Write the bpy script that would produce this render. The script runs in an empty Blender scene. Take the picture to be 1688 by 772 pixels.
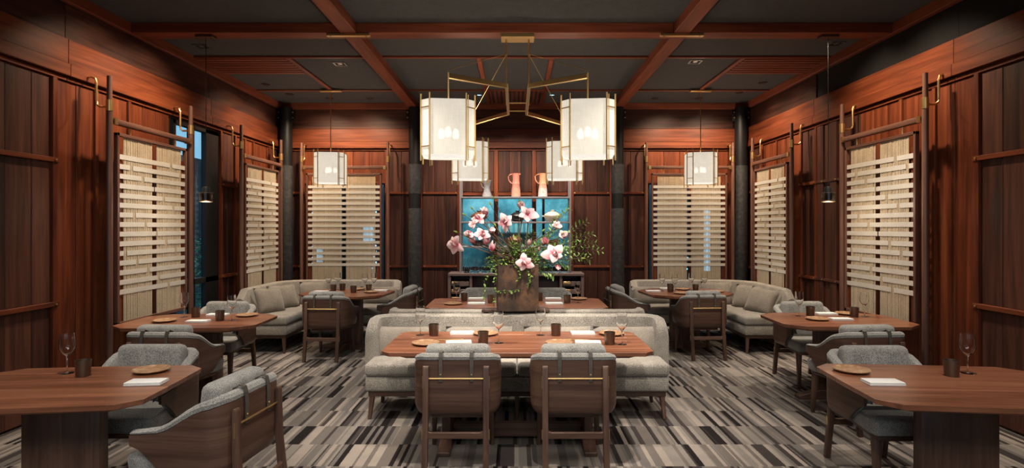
import bpy, bmesh, math, random
from mathutils import Vector, Matrix
random.seed(7)
R = math.radians
C = bpy.context.scene.collection
sc = bpy.context.scene
PI = math.pi

# ------------------------------------------------------------------ camera
cam_d = bpy.data.cameras.new('camera')
cam = bpy.data.objects.new('camera', cam_d); C.objects.link(cam)
cam.location = (0, 0, 1.6); cam.rotation_euler = (R(90), 0, 0)
cam_d.sensor_fit = 'HORIZONTAL'; cam_d.sensor_width = 36
cam_d.lens = 36*941/1688
cam_d.shift_x = -6/1688; cam_d.shift_y = -11/1688
cam_d.clip_start = .05
sc.camera = cam

# ------------------------------------------------------------------ world
w = bpy.data.worlds.new('world'); sc.world = w; w.use_nodes = True
bg = w.node_tree.nodes['Background']
bg.inputs[0].default_value = (.48, .70, .84, 1); bg.inputs[1].default_value = 0.8

# ------------------------------------------------------------------ exposure
vs = sc.view_settings
vs.view_transform = 'Standard'; vs.look = 'None'; vs.gamma = 1; vs.use_curve_mapping = False
vs.exposure = 0.75
WARM = (1, .80, .58); NEUT = (1, .90, .78)

def area(name, loc, rot, sx, sy, power, col):
    d = bpy.data.lights.new(name, 'AREA'); d.shape = 'RECTANGLE'; d.size = sx; d.size_y = sy
    d.energy = power; d.color = col
    o = bpy.data.objects.new(name, d); C.objects.link(o); o.location = loc; o.rotation_euler = rot
    return o
def spot(name, loc, aim, power, ang, col=WARM, blend=.6, r=.04):
    d = bpy.data.lights.new(name, 'SPOT'); d.energy = power; d.spot_size = R(ang); d.spot_blend = blend
    d.color = col; d.shadow_soft_size = r
    o = bpy.data.objects.new(name, d); C.objects.link(o); o.location = loc
    o.rotation_euler = (Vector(aim)-Vector(loc)).to_track_quat('-Z', 'Y').to_euler()
    return o
# added frontal fill over the unseen part of the room behind the camera
area('fill_rear', (0, -.3, 3.5), (0, 0, 0), 4.5, 1.6, 120, (1, .93, .85))
# wall washers over the woven screens
for x in (-3.15, -2.45, 2.55, 3.25):
    spot('washer', (x, 8.75, 3.6), (x*.995, 9.5, 2.3), 95, 110, (1, .76, .52), 1)
for s_, X, ys in ((-1, 3.95, (5.4, 6.1, 8.0, 8.7)), (1, 3.87, (5.3, 6.0, 7.85, 8.5))):
    for y in ys:
        spot('washer', (s_*(X-.85), y, 3.6), (s_*X, y, 2.2), 75, 110, (1, .76, .52), 1)
for x in (-.6, .0, .6):
    spot('washer', (x, 8.3, 3.6), (x, 9.5, 1.6), 85, 80, (1, .84, .68), .8)
for x in (-1.15, 1.15):
    spot('washer', (x, 8.2, 3.6), (x, 9.5, 1.3), 95, 80, (1, .80, .62), .8)
# table downlights, plus spots added to brighten the flowers in the planter
for (x, y, tx, ty, p, a) in ((-1.3, 4.1, -.5, 4.5, 260, 48), (1.3, 4.1, .5, 4.5, 260, 48), (-1.3, 6.3, -.5, 6.6, 130, 45), (1.3, 6.3, .5, 6.6, 130, 45),
        (-2.3, 7.3, -2.4, 7.6, 150, 75), (2.3, 7.3, 2.4, 7.6, 150, 75), (-2.9, 5.2, -2.9, 5.3, 130, 75), (2.9, 5.2, 2.9, 5.3, 130, 75),
        (-2.3, 3.1, -2.2, 3.1, 120, 80), (2.4, 3.1, 2.3, 3.1, 120, 80), (0, 2.9, 0, 3.5, 170, 80), (0.0, 3.9, .0, 5.45, 260, 36), (1.25, 5.2, .55, 5.42, 150, 40), (-1.25, 5.2, -.50, 5.42, 110, 40), (-1.5, 5.5, -1.5, 5.9, 90, 80), (1.5, 5.5, 1.5, 5.9, 90, 80)):
    spot('downlight', (x, y, 3.6), (tx, ty, .6), p, a, NEUT, .8)

# ------------------------------------------------------------------ materials
MAT = {}
def nodes(name):
    m = bpy.data.materials.new(name); m.use_nodes = True
    nt = m.node_tree; b = nt.nodes['Principled BSDF']
    MAT[name] = m
    return m, nt, b
def L(nt, a, b): nt.links.new(a, b)
def plain(name, col, rough=.5, metal=0, spec=None, **kw):
    m, nt, b = nodes(name)
    b.inputs['Base Color'].default_value = (*col, 1); b.inputs['Roughness'].default_value = rough; b.inputs['Metallic'].default_value = metal
    if spec is not None: b.inputs['Specular IOR Level'].default_value = spec
    for k, v in kw.items(): b.inputs[k.replace('_', ' ')].default_value = v
    return m
def ramp(nt, stops):
    r = nt.nodes.new('ShaderNodeValToRGB'); e = r.color_ramp.elements
    while len(e) < len(stops): e.new(.5)
    for i, (p, c) in enumerate(stops): e[i].position = p; e[i].color = (*c, 1)
    return r
def math_node(nt, op, a=None, b=None, va=0, vb=0):
    n = nt.nodes.new('ShaderNodeMath'); n.operation = op
    n.inputs[0].default_value = va; n.inputs[1].default_value = vb
    if a is not None: L(nt, a, n.inputs[0])
    if b is not None: L(nt, b, n.inputs[1])
    return n.outputs[0]
def wood(name, dark, mid, light, axis='z', rough=.42, scale=1.0, vary=.35, bump=.15, spec=.4):
    """wood with its grain along one axis of the object"""
    m, nt, b = nodes(name)
    tc = nt.nodes.new('ShaderNodeTexCoord'); oi = nt.nodes.new('ShaderNodeObjectInfo')
    add = nt.nodes.new('ShaderNodeVectorMath'); add.operation = 'ADD'
    mul = nt.nodes.new('ShaderNodeVectorMath'); mul.operation = 'SCALE'; mul.inputs[0].default_value = (7.3, 5.1, 9.7)
    L(nt, oi.outputs['Random'], mul.inputs['Scale']); L(nt, tc.outputs['Object'], add.inputs[0]); L(nt, mul.outputs[0], add.inputs[1])
    mp = nt.nodes.new('ShaderNodeMapping')
    s = [22*scale]*3
    if axis == 'h': s = [1.1*scale, 1.1*scale, 30*scale]
    else: s['xyz'.index(axis)] = 1.1*scale
    mp.inputs['Scale'].default_value = s
    L(nt, add.outputs[0], mp.inputs[0])
    n1 = nt.nodes.new('ShaderNodeTexNoise'); n1.inputs['Scale'].default_value = 1; n1.inputs['Detail'].default_value = 6; n1.inputs['Roughness'].default_value = .6; n1.inputs['Distortion'].default_value = .8
    L(nt, mp.outputs[0], n1.inputs['Vector'])
    mp2 = nt.nodes.new('ShaderNodeMapping'); s2 = [5*scale]*3
    if axis == 'h': s2 = [.7*scale, .7*scale, 7*scale]
    else: s2['xyz'.index(axis)] = .55*scale
    mp2.inputs['Scale'].default_value = s2; L(nt, add.outputs[0], mp2.inputs[0])
    n2 = nt.nodes.new('ShaderNodeTexNoise'); n2.inputs['Scale'].default_value = 1; n2.inputs['Detail'].default_value = 2; n2.inputs['Distortion'].default_value = 1.6
    L(nt, mp2.outputs[0], n2.inputs['Vector'])
    mixv = math_node(nt, 'MULTIPLY_ADD', n1.outputs['Fac'], None, vb=.6)
    mixv.node.inputs[2].default_value = 0; h = math_node(nt, 'MULTIPLY', n2.outputs['Fac'], None, vb=.4); L(nt, h, mixv.node.inputs[2])
    rv = math_node(nt, 'MULTIPLY_ADD', oi.outputs['Random'], None, vb=vary*.35); rv.node.inputs[2].default_value = -vary*.175
    tot = math_node(nt, 'ADD', mixv, rv)
    r = ramp(nt, [(.33, dark), (.5, mid), (.68, light)]); L(nt, tot, r.inputs[0])
    L(nt, r.outputs[0], b.inputs['Base Color'])
    b.inputs['Roughness'].default_value = rough; b.inputs['Specular IOR Level'].default_value = spec
    bp = nt.nodes.new('ShaderNodeBump'); bp.inputs['Strength'].default_value = bump; bp.inputs['Distance'].default_value = .004
    L(nt, n1.outputs['Fac'], bp.inputs['Height']); L(nt, bp.outputs[0], b.inputs['Normal'])
    return m
def fabric(name, c1, c2, scale=260, bump=.5):
    m, nt, b = nodes(name)
    tc = nt.nodes.new('ShaderNodeTexCoord')
    n = nt.nodes.new('ShaderNodeTexNoise'); n.inputs['Scale'].default_value = scale; n.inputs['Detail'].default_value = 2
    n2 = nt.nodes.new('ShaderNodeTexNoise'); n2.inputs['Scale'].default_value = 9; n2.inputs['Detail'].default_value = 3
    L(nt, tc.outputs['Object'], n.inputs['Vector']); L(nt, tc.outputs['Object'], n2.inputs['Vector'])
    f = math_node(nt, 'MULTIPLY_ADD', n2.outputs['Fac'], None, vb=.3); L(nt, n.outputs['Fac'], f.node.inputs[2])
    r = ramp(nt, [(.45, c1), (.85, c2)]); L(nt, f, r.inputs[0]); L(nt, r.outputs[0], b.inputs['Base Color'])
    b.inputs['Roughness'].default_value = .95; b.inputs['Specular IOR Level'].default_value = .1
    try: b.inputs['Sheen Weight'].default_value = .25
    except Exception: pass
    bp = nt.nodes.new('ShaderNodeBump'); bp.inputs['Strength'].default_value = bump; bp.inputs['Distance'].default_value = .003
    L(nt, n.outputs['Fac'], bp.inputs['Height']); L(nt, bp.outputs[0], b.inputs['Normal'])
    return m
wood('walnut_h', (.050, .026, .018), (.092, .048, .033), (.140, .077, .053), 'h', .38, 1.3, .2)
for ax in 'xyz':
    wood('cedar_'+ax, (.056, .0125, .0050), (.125, .0290, .0105), (.205, .054, .020), ax, .45, 1, .35, .15, .25)
    wood('beam_'+ax, (.12, .028, .013), (.21, .053, .025), (.30, .085, .042), ax, .5, 1, .2, .12, .25)  # lighter copy of the cedar; stands in for bounce light on ceiling timber
    wood('panel_'+ax, (.020, .0080, .0058), (.058, .0210, .0140), (.108, .0400, .0250), ax, .5, .9, .5, .15, .22)
    wood('walnut_'+ax, (.045, .024, .017), (.090, .047, .032), (.145, .080, .055), ax, .38, 1.3, .2)
    wood('table_'+ax, (.11, .038, .019), (.21, .079, .041), (.31, .125, .067), ax, .30, 1.1, .3, .06, .5)
    wood('rod_'+ax, (.06, .027, .019), (.115, .053, .037), (.18, .088, .062), ax, .42, 1, .2)
fabric('grey_fabric', (.115, .112, .105), (.38, .37, .345), 190, .8)
fabric('sofa_fabric', (.13, .116, .098), (.40, .362, .312), 150, .8)
fabric('pillow_fabric', (.14, .12, .097), (.32, .28, .235), 200, .8)
fabric('felt', (.007, .007, .0072), (.042, .041, .040), 75, .7)
fabric('napkin_cloth', (.75, .74, .71), (.85, .84, .82), 400, .1)
plain('brass', (.72, .50, .22), .38, 1)
plain('bronze', (.16, .115, .085), .42, .85)
plain('black_steel', (.012, .012, .013), .45, .4)
plain('shelf_steel', (.24, .22, .235), .45, .4)
plain('credenza_finish', (.14, .095, .088), .5)
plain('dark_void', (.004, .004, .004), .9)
plain('leather', (.075, .065, .052), .55)
plain('ceramic_white', (.70, .62, .52), .3)
plain('ceramic_black', (.02, .02, .022), .25)
plain('ceramic_brown', (.16, .06, .025), .3)
plain('bark', (.10, .06, .035), .8)
plain('bud_green', (.32, .40, .06), .6)
plain('dark_red', (.07, .006, .01), .6)
plain('steel_trim', (.35, .33, .30), .4, .8)
def glaze(name, top, bottom, z0, z1):
    m, nt, b = nodes(name)
    tc = nt.nodes.new('ShaderNodeTexCoord'); n = nt.nodes.new('ShaderNodeTexNoise'); n.inputs['Scale'].default_value = 22; n.inputs['Detail'].default_value = 4
    L(nt, tc.outputs['Object'], n.inputs['Vector'])
    sp = nt.nodes.new('ShaderNodeSeparateXYZ'); L(nt, tc.outputs['Object'], sp.inputs[0])
    mr = nt.nodes.new('ShaderNodeMapRange'); mr.inputs['From Min'].default_value = z0; mr.inputs['From Max'].default_value = z1
    L(nt, sp.outputs['Z'], mr.inputs[0])
    a = math_node(nt, 'MULTIPLY_ADD', n.outputs['Fac'], None, vb=1.1); L(nt, mr.outputs[0], a.node.inputs[2])
    r = ramp(nt, [(.55, bottom), (1.0, top)]); L(nt, a, r.inputs[0]); L(nt, r.outputs[0], b.inputs['Base Color']); b.inputs['Roughness'].default_value = .25
glaze('pink_glaze', (.62, .22, .17), (.48, .33, .25), 0, .5)
glaze('peach_glaze', (.72, .30, .17), (.62, .62, .68), 0, .5)
glaze('silver_glaze', (.22, .23, .25), (.30, .31, .34), 0, .4)
def speckle(name, c1, c2, c3, scale, rough, metal=0):
    m, nt, b = nodes(name)
    tc = nt.nodes.new('ShaderNodeTexCoord'); n = nt.nodes.new('ShaderNodeTexNoise'); n.inputs['Scale'].default_value = scale; n.inputs['Detail'].default_value = 8; n.inputs['Roughness'].default_value = .65
    L(nt, tc.outputs['Object'], n.inputs['Vector'])
    r = ramp(nt, [(.34, c1), (.5, c2), (.66, c3)]); L(nt, n.outputs['Fac'], r.inputs[0]); L(nt, r.outputs[0], b.inputs['Base Color'])
    b.inputs['Roughness'].default_value = rough; b.inputs['Metallic'].default_value = metal
    bp = nt.nodes.new('ShaderNodeBump'); bp.inputs['Strength'].default_value = .25; bp.inputs['Distance'].default_value = .004
    L(nt, n.outputs['Fac'], bp.inputs['Height']); L(nt, bp.outputs[0], b.inputs['Normal'])
speckle('rust', (.018, .011, .008), (.055, .028, .016), (.15, .072, .033), 6, .6)
speckle('column_wrap', (.008, .008, .009), (.017, .017, .0185), (.038, .038, .042), 18, .75)
speckle('leaf', (.07, .14, .02), (.15, .27, .04), (.28, .42, .09), 25, .5)
speckle('fern', (.12, .24, .05), (.22, .38, .09), (.36, .52, .17), 25, .5)
speckle('shrub', (.04, .14, .05), (.10, .34, .14), (.22, .55, .25), 6, .7)
speckle('plate_wood', (.20, .10, .05), (.34, .19, .10), (.48, .30, .17), 30, .4)
speckle('teal_wall', (.07, .16, .20), (.24, .42, .46), (.72, .84, .84), 1.6, .6)
speckle('street_dark', (.02, .022, .025), (.04, .043, .05), (.07, .075, .085), 3, .8)
def glass(name, tint, refl=.12, rough=.0, base=.04):
    m, nt, b = nodes(name); nt.nodes.remove(b)
    out = nt.nodes['Material Output']
    t = nt.nodes.new('ShaderNodeBsdfTransparent'); t.inputs[0].default_value = (*tint, 1)
    g = nt.nodes.new('ShaderNodeBsdfGlossy'); g.inputs['Roughness'].default_value = rough
    lw = nt.nodes.new('ShaderNodeLayerWeight'); lw.inputs['Blend'].default_value = .35
    fac = math_node(nt, 'MULTIPLY_ADD', math_node(nt, 'POWER', lw.outputs['Facing'], None, vb=1.6), None, vb=refl); fac.node.inputs[2].default_value = base
    mx = nt.nodes.new('ShaderNodeMixShader'); L(nt, fac, mx.inputs[0])
    L(nt, t.outputs[0], mx.inputs[1]); L(nt, g.outputs[0], mx.inputs[2]); L(nt, mx.outputs[0], out.inputs[0])
glass('clear_glass', (.975, .98, .985), .85, .16, .10)
glass('teal_glass', (.62, .90, .93), .10)
glass('dark_glass', (.62, .80, .88), .15)
glass('smoke_glass', (.55, .52, .48), .35, .02)
plain('stem_glass', (1, 1, 1), .0, 0, None, Transmission_Weight=1.0, IOR=1.32)
# petals: pink at the base, white to the tip
m, nt, b = nodes('petal'); tc = nt.nodes.new('ShaderNodeTexCoord'); sp = nt.nodes.new('ShaderNodeSeparateXYZ'); L(nt, tc.outputs['Generated'], sp.inputs[0])
oi = nt.nodes.new('ShaderNodeObjectInfo'); v = math_node(nt, 'MULTIPLY_ADD', oi.outputs['Random'], None, vb=-.28); L(nt, sp.outputs['Z'], v.node.inputs[2])
r = ramp(nt, [(.0, (.58, .07, .14)), (.34, (.74, .32, .37)), (.72, (.82, .64, .63))]); L(nt, v, r.inputs[0]); L(nt, r.outputs[0], b.inputs['Base Color']); b.inputs['Roughness'].default_value = .6
b.inputs['Subsurface Weight'].default_value = 0
# lit linen lamp shade
def shade_mat(name, strength, col):
    m, nt, b = nodes(name); out = nt.nodes['Material Output']
    tc = nt.nodes.new('ShaderNodeTexCoord')
    mp = nt.nodes.new('ShaderNodeMapping'); mp.inputs['Scale'].default_value = (14, 14, 260); L(nt, tc.outputs['Object'], mp.inputs[0])
    n = nt.nodes.new('ShaderNodeTexNoise'); n.inputs['Scale'].default_value = 1; n.inputs['Detail'].default_value = 3; L(nt, mp.outputs[0], n.inputs['Vector'])
    mp2 = nt.nodes.new('ShaderNodeMapping'); mp2.inputs['Scale'].default_value = (230, 230, 12); L(nt, tc.outputs['Object'], mp2.inputs[0])
    n2 = nt.nodes.new('ShaderNodeTexNoise'); n2.inputs['Scale'].default_value = 1; n2.inputs['Detail'].default_value = 3; L(nt, mp2.outputs[0], n2.inputs['Vector'])
    a = math_node(nt, 'ADD', n.outputs['Fac'], n2.outputs['Fac'])
    r = ramp(nt, [(.75, tuple(c*.80 for c in col)), (1.25, col)]); 
    mr = nt.nodes.new('ShaderNodeMapRange'); mr.inputs['From Min'].default_value = .7; mr.inputs['From Max'].default_value = 1.3; L(nt, a, mr.inputs[0])
    r.color_ramp.elements[0].position = .1; r.color_ramp.elements[1].position = .9
    L(nt, mr.outputs[0], r.inputs[0])
    b.inputs['Base Color'].default_value = (.30, .285, .25, 1); b.inputs['Roughness'].default_value = .9
    L(nt, r.outputs[0], b.inputs['Emission Color']); b.inputs['Emission Strength'].default_value = strength
    t = nt.nodes.new('ShaderNodeBsdfTransparent'); mx = nt.nodes.new('ShaderNodeMixShader'); mx.inputs[0].default_value = .10
    L(nt, b.outputs[0], mx.inputs[1]); L(nt, t.outputs[0], mx.inputs[2]); L(nt, mx.outputs[0], out.inputs[0])
shade_mat('linen_shade', .43, (1, .90, .74))
shade_mat('linen_inner', .55, (1, .95, .86))
def emit(name, col, s):
    m, nt, b = nodes(name); b.inputs['Base Color'].default_value = (0, 0, 0, 1)
    b.inputs['Emission Color'].default_value = (*col, 1); b.inputs['Emission Strength'].default_value = s
emit('bulb', (1, .95, .88), 22); emit('lamp_glow', (1, .78, .5), 4); emit('far_light', (.55, .85, 1), 1.6); emit('lens_glow', (.5, .8, 1), 1.0)
# carpet: rows of stripes running away from the viewer
m, nt, b = nodes('carpet')
tc = nt.nodes.new('ShaderNodeTexCoord'); sp = nt.nodes.new('ShaderNodeSeparateXYZ'); L(nt, tc.outputs['Object'], sp.inputs[0])
row = math_node(nt, 'FLOOR', math_node(nt, 'DIVIDE', math_node(nt, 'ADD', sp.outputs['Y'], None, vb=20.05), None, vb=.385))
wn = nt.nodes.new('ShaderNodeTexNoise'); wn.inputs['Scale'].default_value = 90; wn.inputs['Detail'].default_value = 1; L(nt, tc.outputs['Object'], wn.inputs['Vector'])
jit = math_node(nt, 'MULTIPLY_ADD', wn.outputs['Fac'], None, vb=.010); L(nt, sp.outputs['X'], jit.node.inputs[2])
def stripes(k, rk):
    q = math_node(nt, 'MULTIPLY', jit, None, vb=k)
    q = math_node(nt, 'ADD', q, math_node(nt, 'MULTIPLY', row, None, vb=rk))
    vo = nt.nodes.new('ShaderNodeTexVoronoi'); vo.voronoi_dimensions = '1D'; vo.inputs['Scale'].default_value = 1; L(nt, q, vo.inputs['W'])
    s = nt.nodes.new('ShaderNodeSeparateColor'); L(nt, vo.outputs['Color'], s.inputs[0]); return s
sa = stripes(33, 37.37); sb = stripes(11, 11.71)
v = math_node(nt, 'MULTIPLY_ADD', sa.outputs[0], None, vb=.72); L(nt, math_node(nt, 'MULTIPLY', sb.outputs[1], None, vb=.28), v.node.inputs[2])
wr_ = nt.nodes.new('ShaderNodeTexWhiteNoise'); wr_.noise_dimensions = '1D'; L(nt, row, wr_.inputs['W'])
v = math_node(nt, 'ADD', v, math_node(nt, 'MULTIPLY_ADD', wr_.outputs['Value'], None, vb=.16)); v.node.inputs[1].links[0].from_node.inputs[2].default_value = -.10
r = ramp(nt, [(0, (.013, .010, .010)), (.16, (.042, .035, .033)), (.27, (.125, .113, .106)), (.42, (.185, .168, .152)), (.58, (.125, .108, .097)), (.70, (.255, .222, .194))])
r.color_ramp.interpolation = 'CONSTANT'; L(nt, v, r.inputs[0])
r2 = ramp(nt, [(0, (.72, .72, .75)), (1, (1.25, 1.2, 1.12))])
pn = nt.nodes.new('ShaderNodeTexNoise'); pn.inputs['Scale'].default_value = 5; pn.inputs['Detail'].default_value = 5; L(nt, tc.outputs['Object'], pn.inputs['Vector']); L(nt, pn.outputs['Fac'], r2.inputs[0])
mx = nt.nodes.new('ShaderNodeMix'); mx.data_type = 'RGBA'; mx.blend_type = 'MULTIPLY'; mx.inputs[0].default_value = 1
L(nt, r.outputs[0], mx.inputs[6]); L(nt, r2.outputs[0], mx.inputs[7]); L(nt, mx.outputs[2], b.inputs['Base Color'])
b.inputs['Roughness'].default_value = .95; b.inputs['Specular IOR Level'].default_value = .1
bp = nt.nodes.new('ShaderNodeBump'); bp.inputs['Strength'].default_value = .4; bp.inputs['Distance'].default_value = .004; L(nt, wn.outputs['Fac'], bp.inputs['Height']); L(nt, bp.outputs[0], b.inputs['Normal'])
# woven threads and bands
fabric('thread', (.36, .285, .19), (.54, .44, .31), 120, .2)
fabric('band', (.56, .53, .48), (.74, .71, .65), 220, .3)
nt = MAT['band'].node_tree; tr = nt.nodes.new('ShaderNodeBsdfTransparent'); mx = nt.nodes.new('ShaderNodeMixShader'); mx.inputs[0].default_value = .28
L(nt, nt.nodes['Principled BSDF'].outputs[0], mx.inputs[1]); L(nt, tr.outputs[0], mx.inputs[2]); L(nt, mx.outputs[0], nt.nodes['Material Output'].inputs[0])

# ------------------------------------------------------------------ mesh helpers
class MB:
    def __init__(s): s.v = []; s.f = []
    def add(s, v, f):
        k = len(s.v); s.v += [tuple(x) for x in v]; s.f += [tuple(i+k for i in q) for q in f]; return s
    def box(s, a, b):
        (x0, y0, z0), (x1, y1, z1) = a, b
        v = [(x0, y0, z0), (x1, y0, z0), (x1, y1, z0), (x0, y1, z0), (x0, y0, z1), (x1, y0, z1), (x1, y1, z1), (x0, y1, z1)]
        return s.add(v, [(0, 3, 2, 1), (4, 5, 6, 7), (0, 1, 5, 4), (1, 2, 6, 5), (2, 3, 7, 6), (3, 0, 4, 7)])
    def cbox(s, c, d): return s.box([c[i]-d[i]/2 for i in range(3)], [c[i]+d[i]/2 for i in range(3)])
    def prism(s, poly, z0, z1, inset=0):
        n = len(poly)
        cx = sum(p[0] for p in poly)/n; cy = sum(p[1] for p in poly)/n
        low = [(p[0]+(cx-p[0])*inset, p[1]+(cy-p[1])*inset, z0) for p in poly]
        v = low+[(p[0], p[1], z1) for p in poly]
        f = [tuple(range(n-1, -1, -1)), tuple(range(n, 2*n))]+[(i, (i+1) % n, n+(i+1) % n, n+i) for i in range(n)]
        return s.add(v, f)
    def taper(s, a, b, da, db):
        """bar from a (section da) to b (section db), sections in x,y"""
        v = []
        for c, d in ((a, da), (b, db)):
            for sx, sy in ((-1, -1), (1, -1), (1, 1), (-1, 1)): v.append((c[0]+sx*d[0]/2, c[1]+sy*d[1]/2, c[2]))
        return s.add(v, [(0, 3, 2, 1), (4, 5, 6, 7), (0, 1, 5, 4), (1, 2, 6, 5), (2, 3, 7, 6), (3, 0, 4, 7)])
    def beam(s, a, b, wd, h):
        """rectangular bar between two points: width wd sideways, h upwards"""
        a = Vector(a); b = Vector(b); d = (b-a).normalized()
        up = Vector((0, 0, 1)) if abs(d.z) < .95 else Vector((0, 1, 0))
        sd = d.cross(up).normalized(); u = sd.cross(d)
        v = [p+sd*x*wd/2+u*y*h/2 for p in (a, b) for x, y in ((-1, -1), (1, -1), (1, 1), (-1, 1))]
        return s.add(v, [(0, 3, 2, 1), (4, 5, 6, 7), (0, 1, 5, 4), (1, 2, 6, 5), (2, 3, 7, 6), (3, 0, 4, 7)])
    def tube(s, pts, r, n=8):
        pts = [Vector(p) for p in pts]; m = len(pts); rs = r if isinstance(r, (list, tuple)) else [r]*m
        v = []; ref = Vector((.31, .17, .93))
        for i, p in enumerate(pts):
            t = (pts[min(i+1, m-1)]-pts[max(i-1, 0)]).normalized()
            if abs(t.dot(ref)) > .97: ref = Vector((.9, .3, .1))
            a = t.cross(ref).normalized(); c = t.cross(a)
            for k in range(n):
                q = 2*PI*k/n; v.append(p+(a*math.cos(q)+c*math.sin(q))*rs[i])
        f = [(i*n+k, i*n+(k+1) % n, (i+1)*n+(k+1) % n, (i+1)*n+k) for i in range(m-1) for k in range(n)]
        f += [tuple(range(n-1, -1, -1)), tuple(range((m-1)*n, m*n))]
        return s.add(v, f)
    def lathe(s, prof, n=20, c=(0, 0, 0), close=False):
        v = []; m = len(prof)
        for r_, z in prof:
            for k in range(n): v.append((c[0]+r_*math.cos(2*PI*k/n), c[1]+r_*math.sin(2*PI*k/n), c[2]+z))
        f = [(i*n+k, i*n+(k+1) % n, (i+1)*n+(k+1) % n, (i+1)*n+k) for i in range(m-1) for k in range(n)]
        if close: f += [((m-1)*n+k, (m-1)*n+(k+1) % n, (k+1) % n, k) for k in range(n)]
        else: f += [tuple(range(n-1, -1, -1)), tuple(range((m-1)*n, m*n))]
        return s.add(v, f)
    def sweep(s, path, prof):
        """path: list of (x, y, nx, ny); prof(i) -> closed list of (d, z), d along the normal"""
        v = []; m = len(path); n = None
        for i, (x, y, nx, ny) in enumerate(path):
            p = prof(i); n = len(p)
            for d, z in p: v.append((x+nx*d, y+ny*d, z))
        f = [(i*n+k, (i+1)*n+k, (i+1)*n+(k+1) % n, i*n+(k+1) % n) for i in range(m-1) for k in range(n)]
        f += [tuple(range(n)), tuple(range(m*n-1, (m-1)*n-1, -1))]
        return s.add(v, f)
    def mesh(s, name, bevel=None, smooth=None):
        me = bpy.data.meshes.new(name); me.from_pydata(s.v, [], s.f); me.update()
        bm = bmesh.new(); bm.from_mesh(me)
        bmesh.ops.recalc_face_normals(bm, faces=bm.faces)
        if bevel:
            off, seg = bevel
            ed = [e for e in bm.edges if len(e.link_faces) == 2 and e.calc_face_angle(0) > R(28)]
            bmesh.ops.bevel(bm, geom=ed, offset=off, segments=seg, profile=.5, affect='EDGES', clamp_overlap=True)
        bm.to_mesh(me); bm.free()
        if smooth is None: smooth = bool(bevel and bevel[1] > 1)
        if smooth:
            me.polygons.foreach_set('use_smooth', [True]*len(me.polygons)); me.set_sharp_from_angle(angle=R(40))
        return me
    def obj(s, name, mat, parent=None, bevel=None, smooth=None, loc=None, rot=None):
        return put(name, s.mesh(name, bevel, smooth), mat, parent, loc, rot)
def put(name, me, mat, parent=None, loc=None, rot=None):
    o = bpy.data.objects.new(name, me); C.objects.link(o); o.parent = parent
    if not me.materials: me.materials.append(MAT[mat])
    elif me.materials[0] != MAT[mat]:
        o.material_slots[0].link = 'OBJECT'; o.material_slots[0].material = MAT[mat]
    if loc is not None: o.location = loc
    if rot is not None: o.rotation_euler = rot
    return o
CACHE = {}
def piece(name, c, d, mat, parent, bev=.003):
    """a box piece (plank, batten, slat); alike pieces share their mesh"""
    k = (tuple(round(x, 3) for x in d), mat, bev)
    if k not in CACHE:
        me = MB().cbox((0, 0, 0), d).mesh(name, (min(bev, min(d)*.3), 1)); me.materials.append(MAT[mat]); CACHE[k] = me
    return put(name, CACHE[k], mat, parent, c)
def span(name, a, b, mat, parent, bev=.003):
    return piece(name, [(a[i]+b[i])/2 for i in range(3)], [abs(b[i]-a[i]) for i in range(3)], mat, parent, bev)
def thing(name, label, cat, loc=(0, 0, 0), rz=0, group=None):
    o = bpy.data.objects.new(name, None); C.objects.link(o); o.location = loc; o.rotation_euler = (0, 0, rz)
    o.empty_display_size = .1
    return tag(o, label, cat, group)
def tag(o, label, cat, group=None):
    o['label'] = label; o['category'] = cat
    if group: o['group'] = group
    return o
def struct(o): o['kind'] = 'structure'; return o
def stuff(o): o['kind'] = 'stuff'; return o
def dup(root, loc, rz, label, group=None, name=None):
    def cp(o, par):
        c = o.copy(); C.objects.link(c); c.parent = par
        for ch in o.children: cp(ch, c)
        return c
    r_ = cp(root, None); r_.location = loc; r_.rotation_euler = (0, 0, rz); r_['label'] = label
    if group: r_['group'] = group
    return r_
def rbox_mesh(d, r_, seg=3): return MB().cbox((0, 0, 0), d).mesh('cushion', (r_, seg), True)

# ------------------------------------------------------------------ room shell
XL, XR, YB, YF, ZC = -3.95, 3.87, 9.6, -2.6, 3.68
struct(MB().box((XL-.15, YF-.1, -.08), (XR+.15, YB+.15, 0)).obj('floor', 'carpet'))
ceil = struct(MB().box((XL-.15, YF-.1, ZC), (XR+.15, YB+.15, ZC+.1)).obj('ceiling', 'felt'))
def wall_grid(us, zs, holes, T):
    """boxes filling a wall around its openings; T maps (u, z, depth) to a corner"""
    mb = MB()
    for u0, u1 in zip(us, us[1:]):
        for z0, z1 in zip(zs, zs[1:]):
            uc, zc = (u0+u1)/2, (z0+z1)/2
            if any(h[0] < uc < h[1] and h[2] < zc < h[3] for h in holes): continue
            a = T(u0, z0, 0); b = T(u1, z1, 1)
            mb.box([min(a[i], b[i]) for i in range(3)], [max(a[i], b[i]) for i in range(3)])
    return mb
BAY = (((-3.54, -2.19)), ((2.22, 3.57)))
hb = [(-3.54, -2.19, .4, 2.36), (2.22, 3.57, .4, 2.36), (-.93, .92, .9, 2.12)]
wb = struct(wall_grid([XL-.15, -3.54, -2.19, -.93, .92, 2.22, 3.57, XR+.15], [0, .4, .9, 2.12, 2.36, ZC], hb, lambda u, z, k: (u, YB+.02+k*.13, z)).obj('wall_back', 'panel_z'))
hl = [(6.55, 7.55, .1, 2.85)]
wl = struct(wall_grid([YF, 6.55, 7.55, YB+.02], [0, .1, 2.85, ZC], hl, lambda u, z, k: (XL-.02-k*.13, u, z)).obj('wall_left', 'panel_z'))
hr = [(5.0, 7.3, 3.27, 3.55), (2.0, 5.0, 3.27, 3.55)]
wr = struct(wall_grid([YF, YB+.02], [0, ZC], [], lambda u, z, k: (XR+.02+k*.13, u, z)).obj('wall_right', 'panel_z'))
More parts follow.
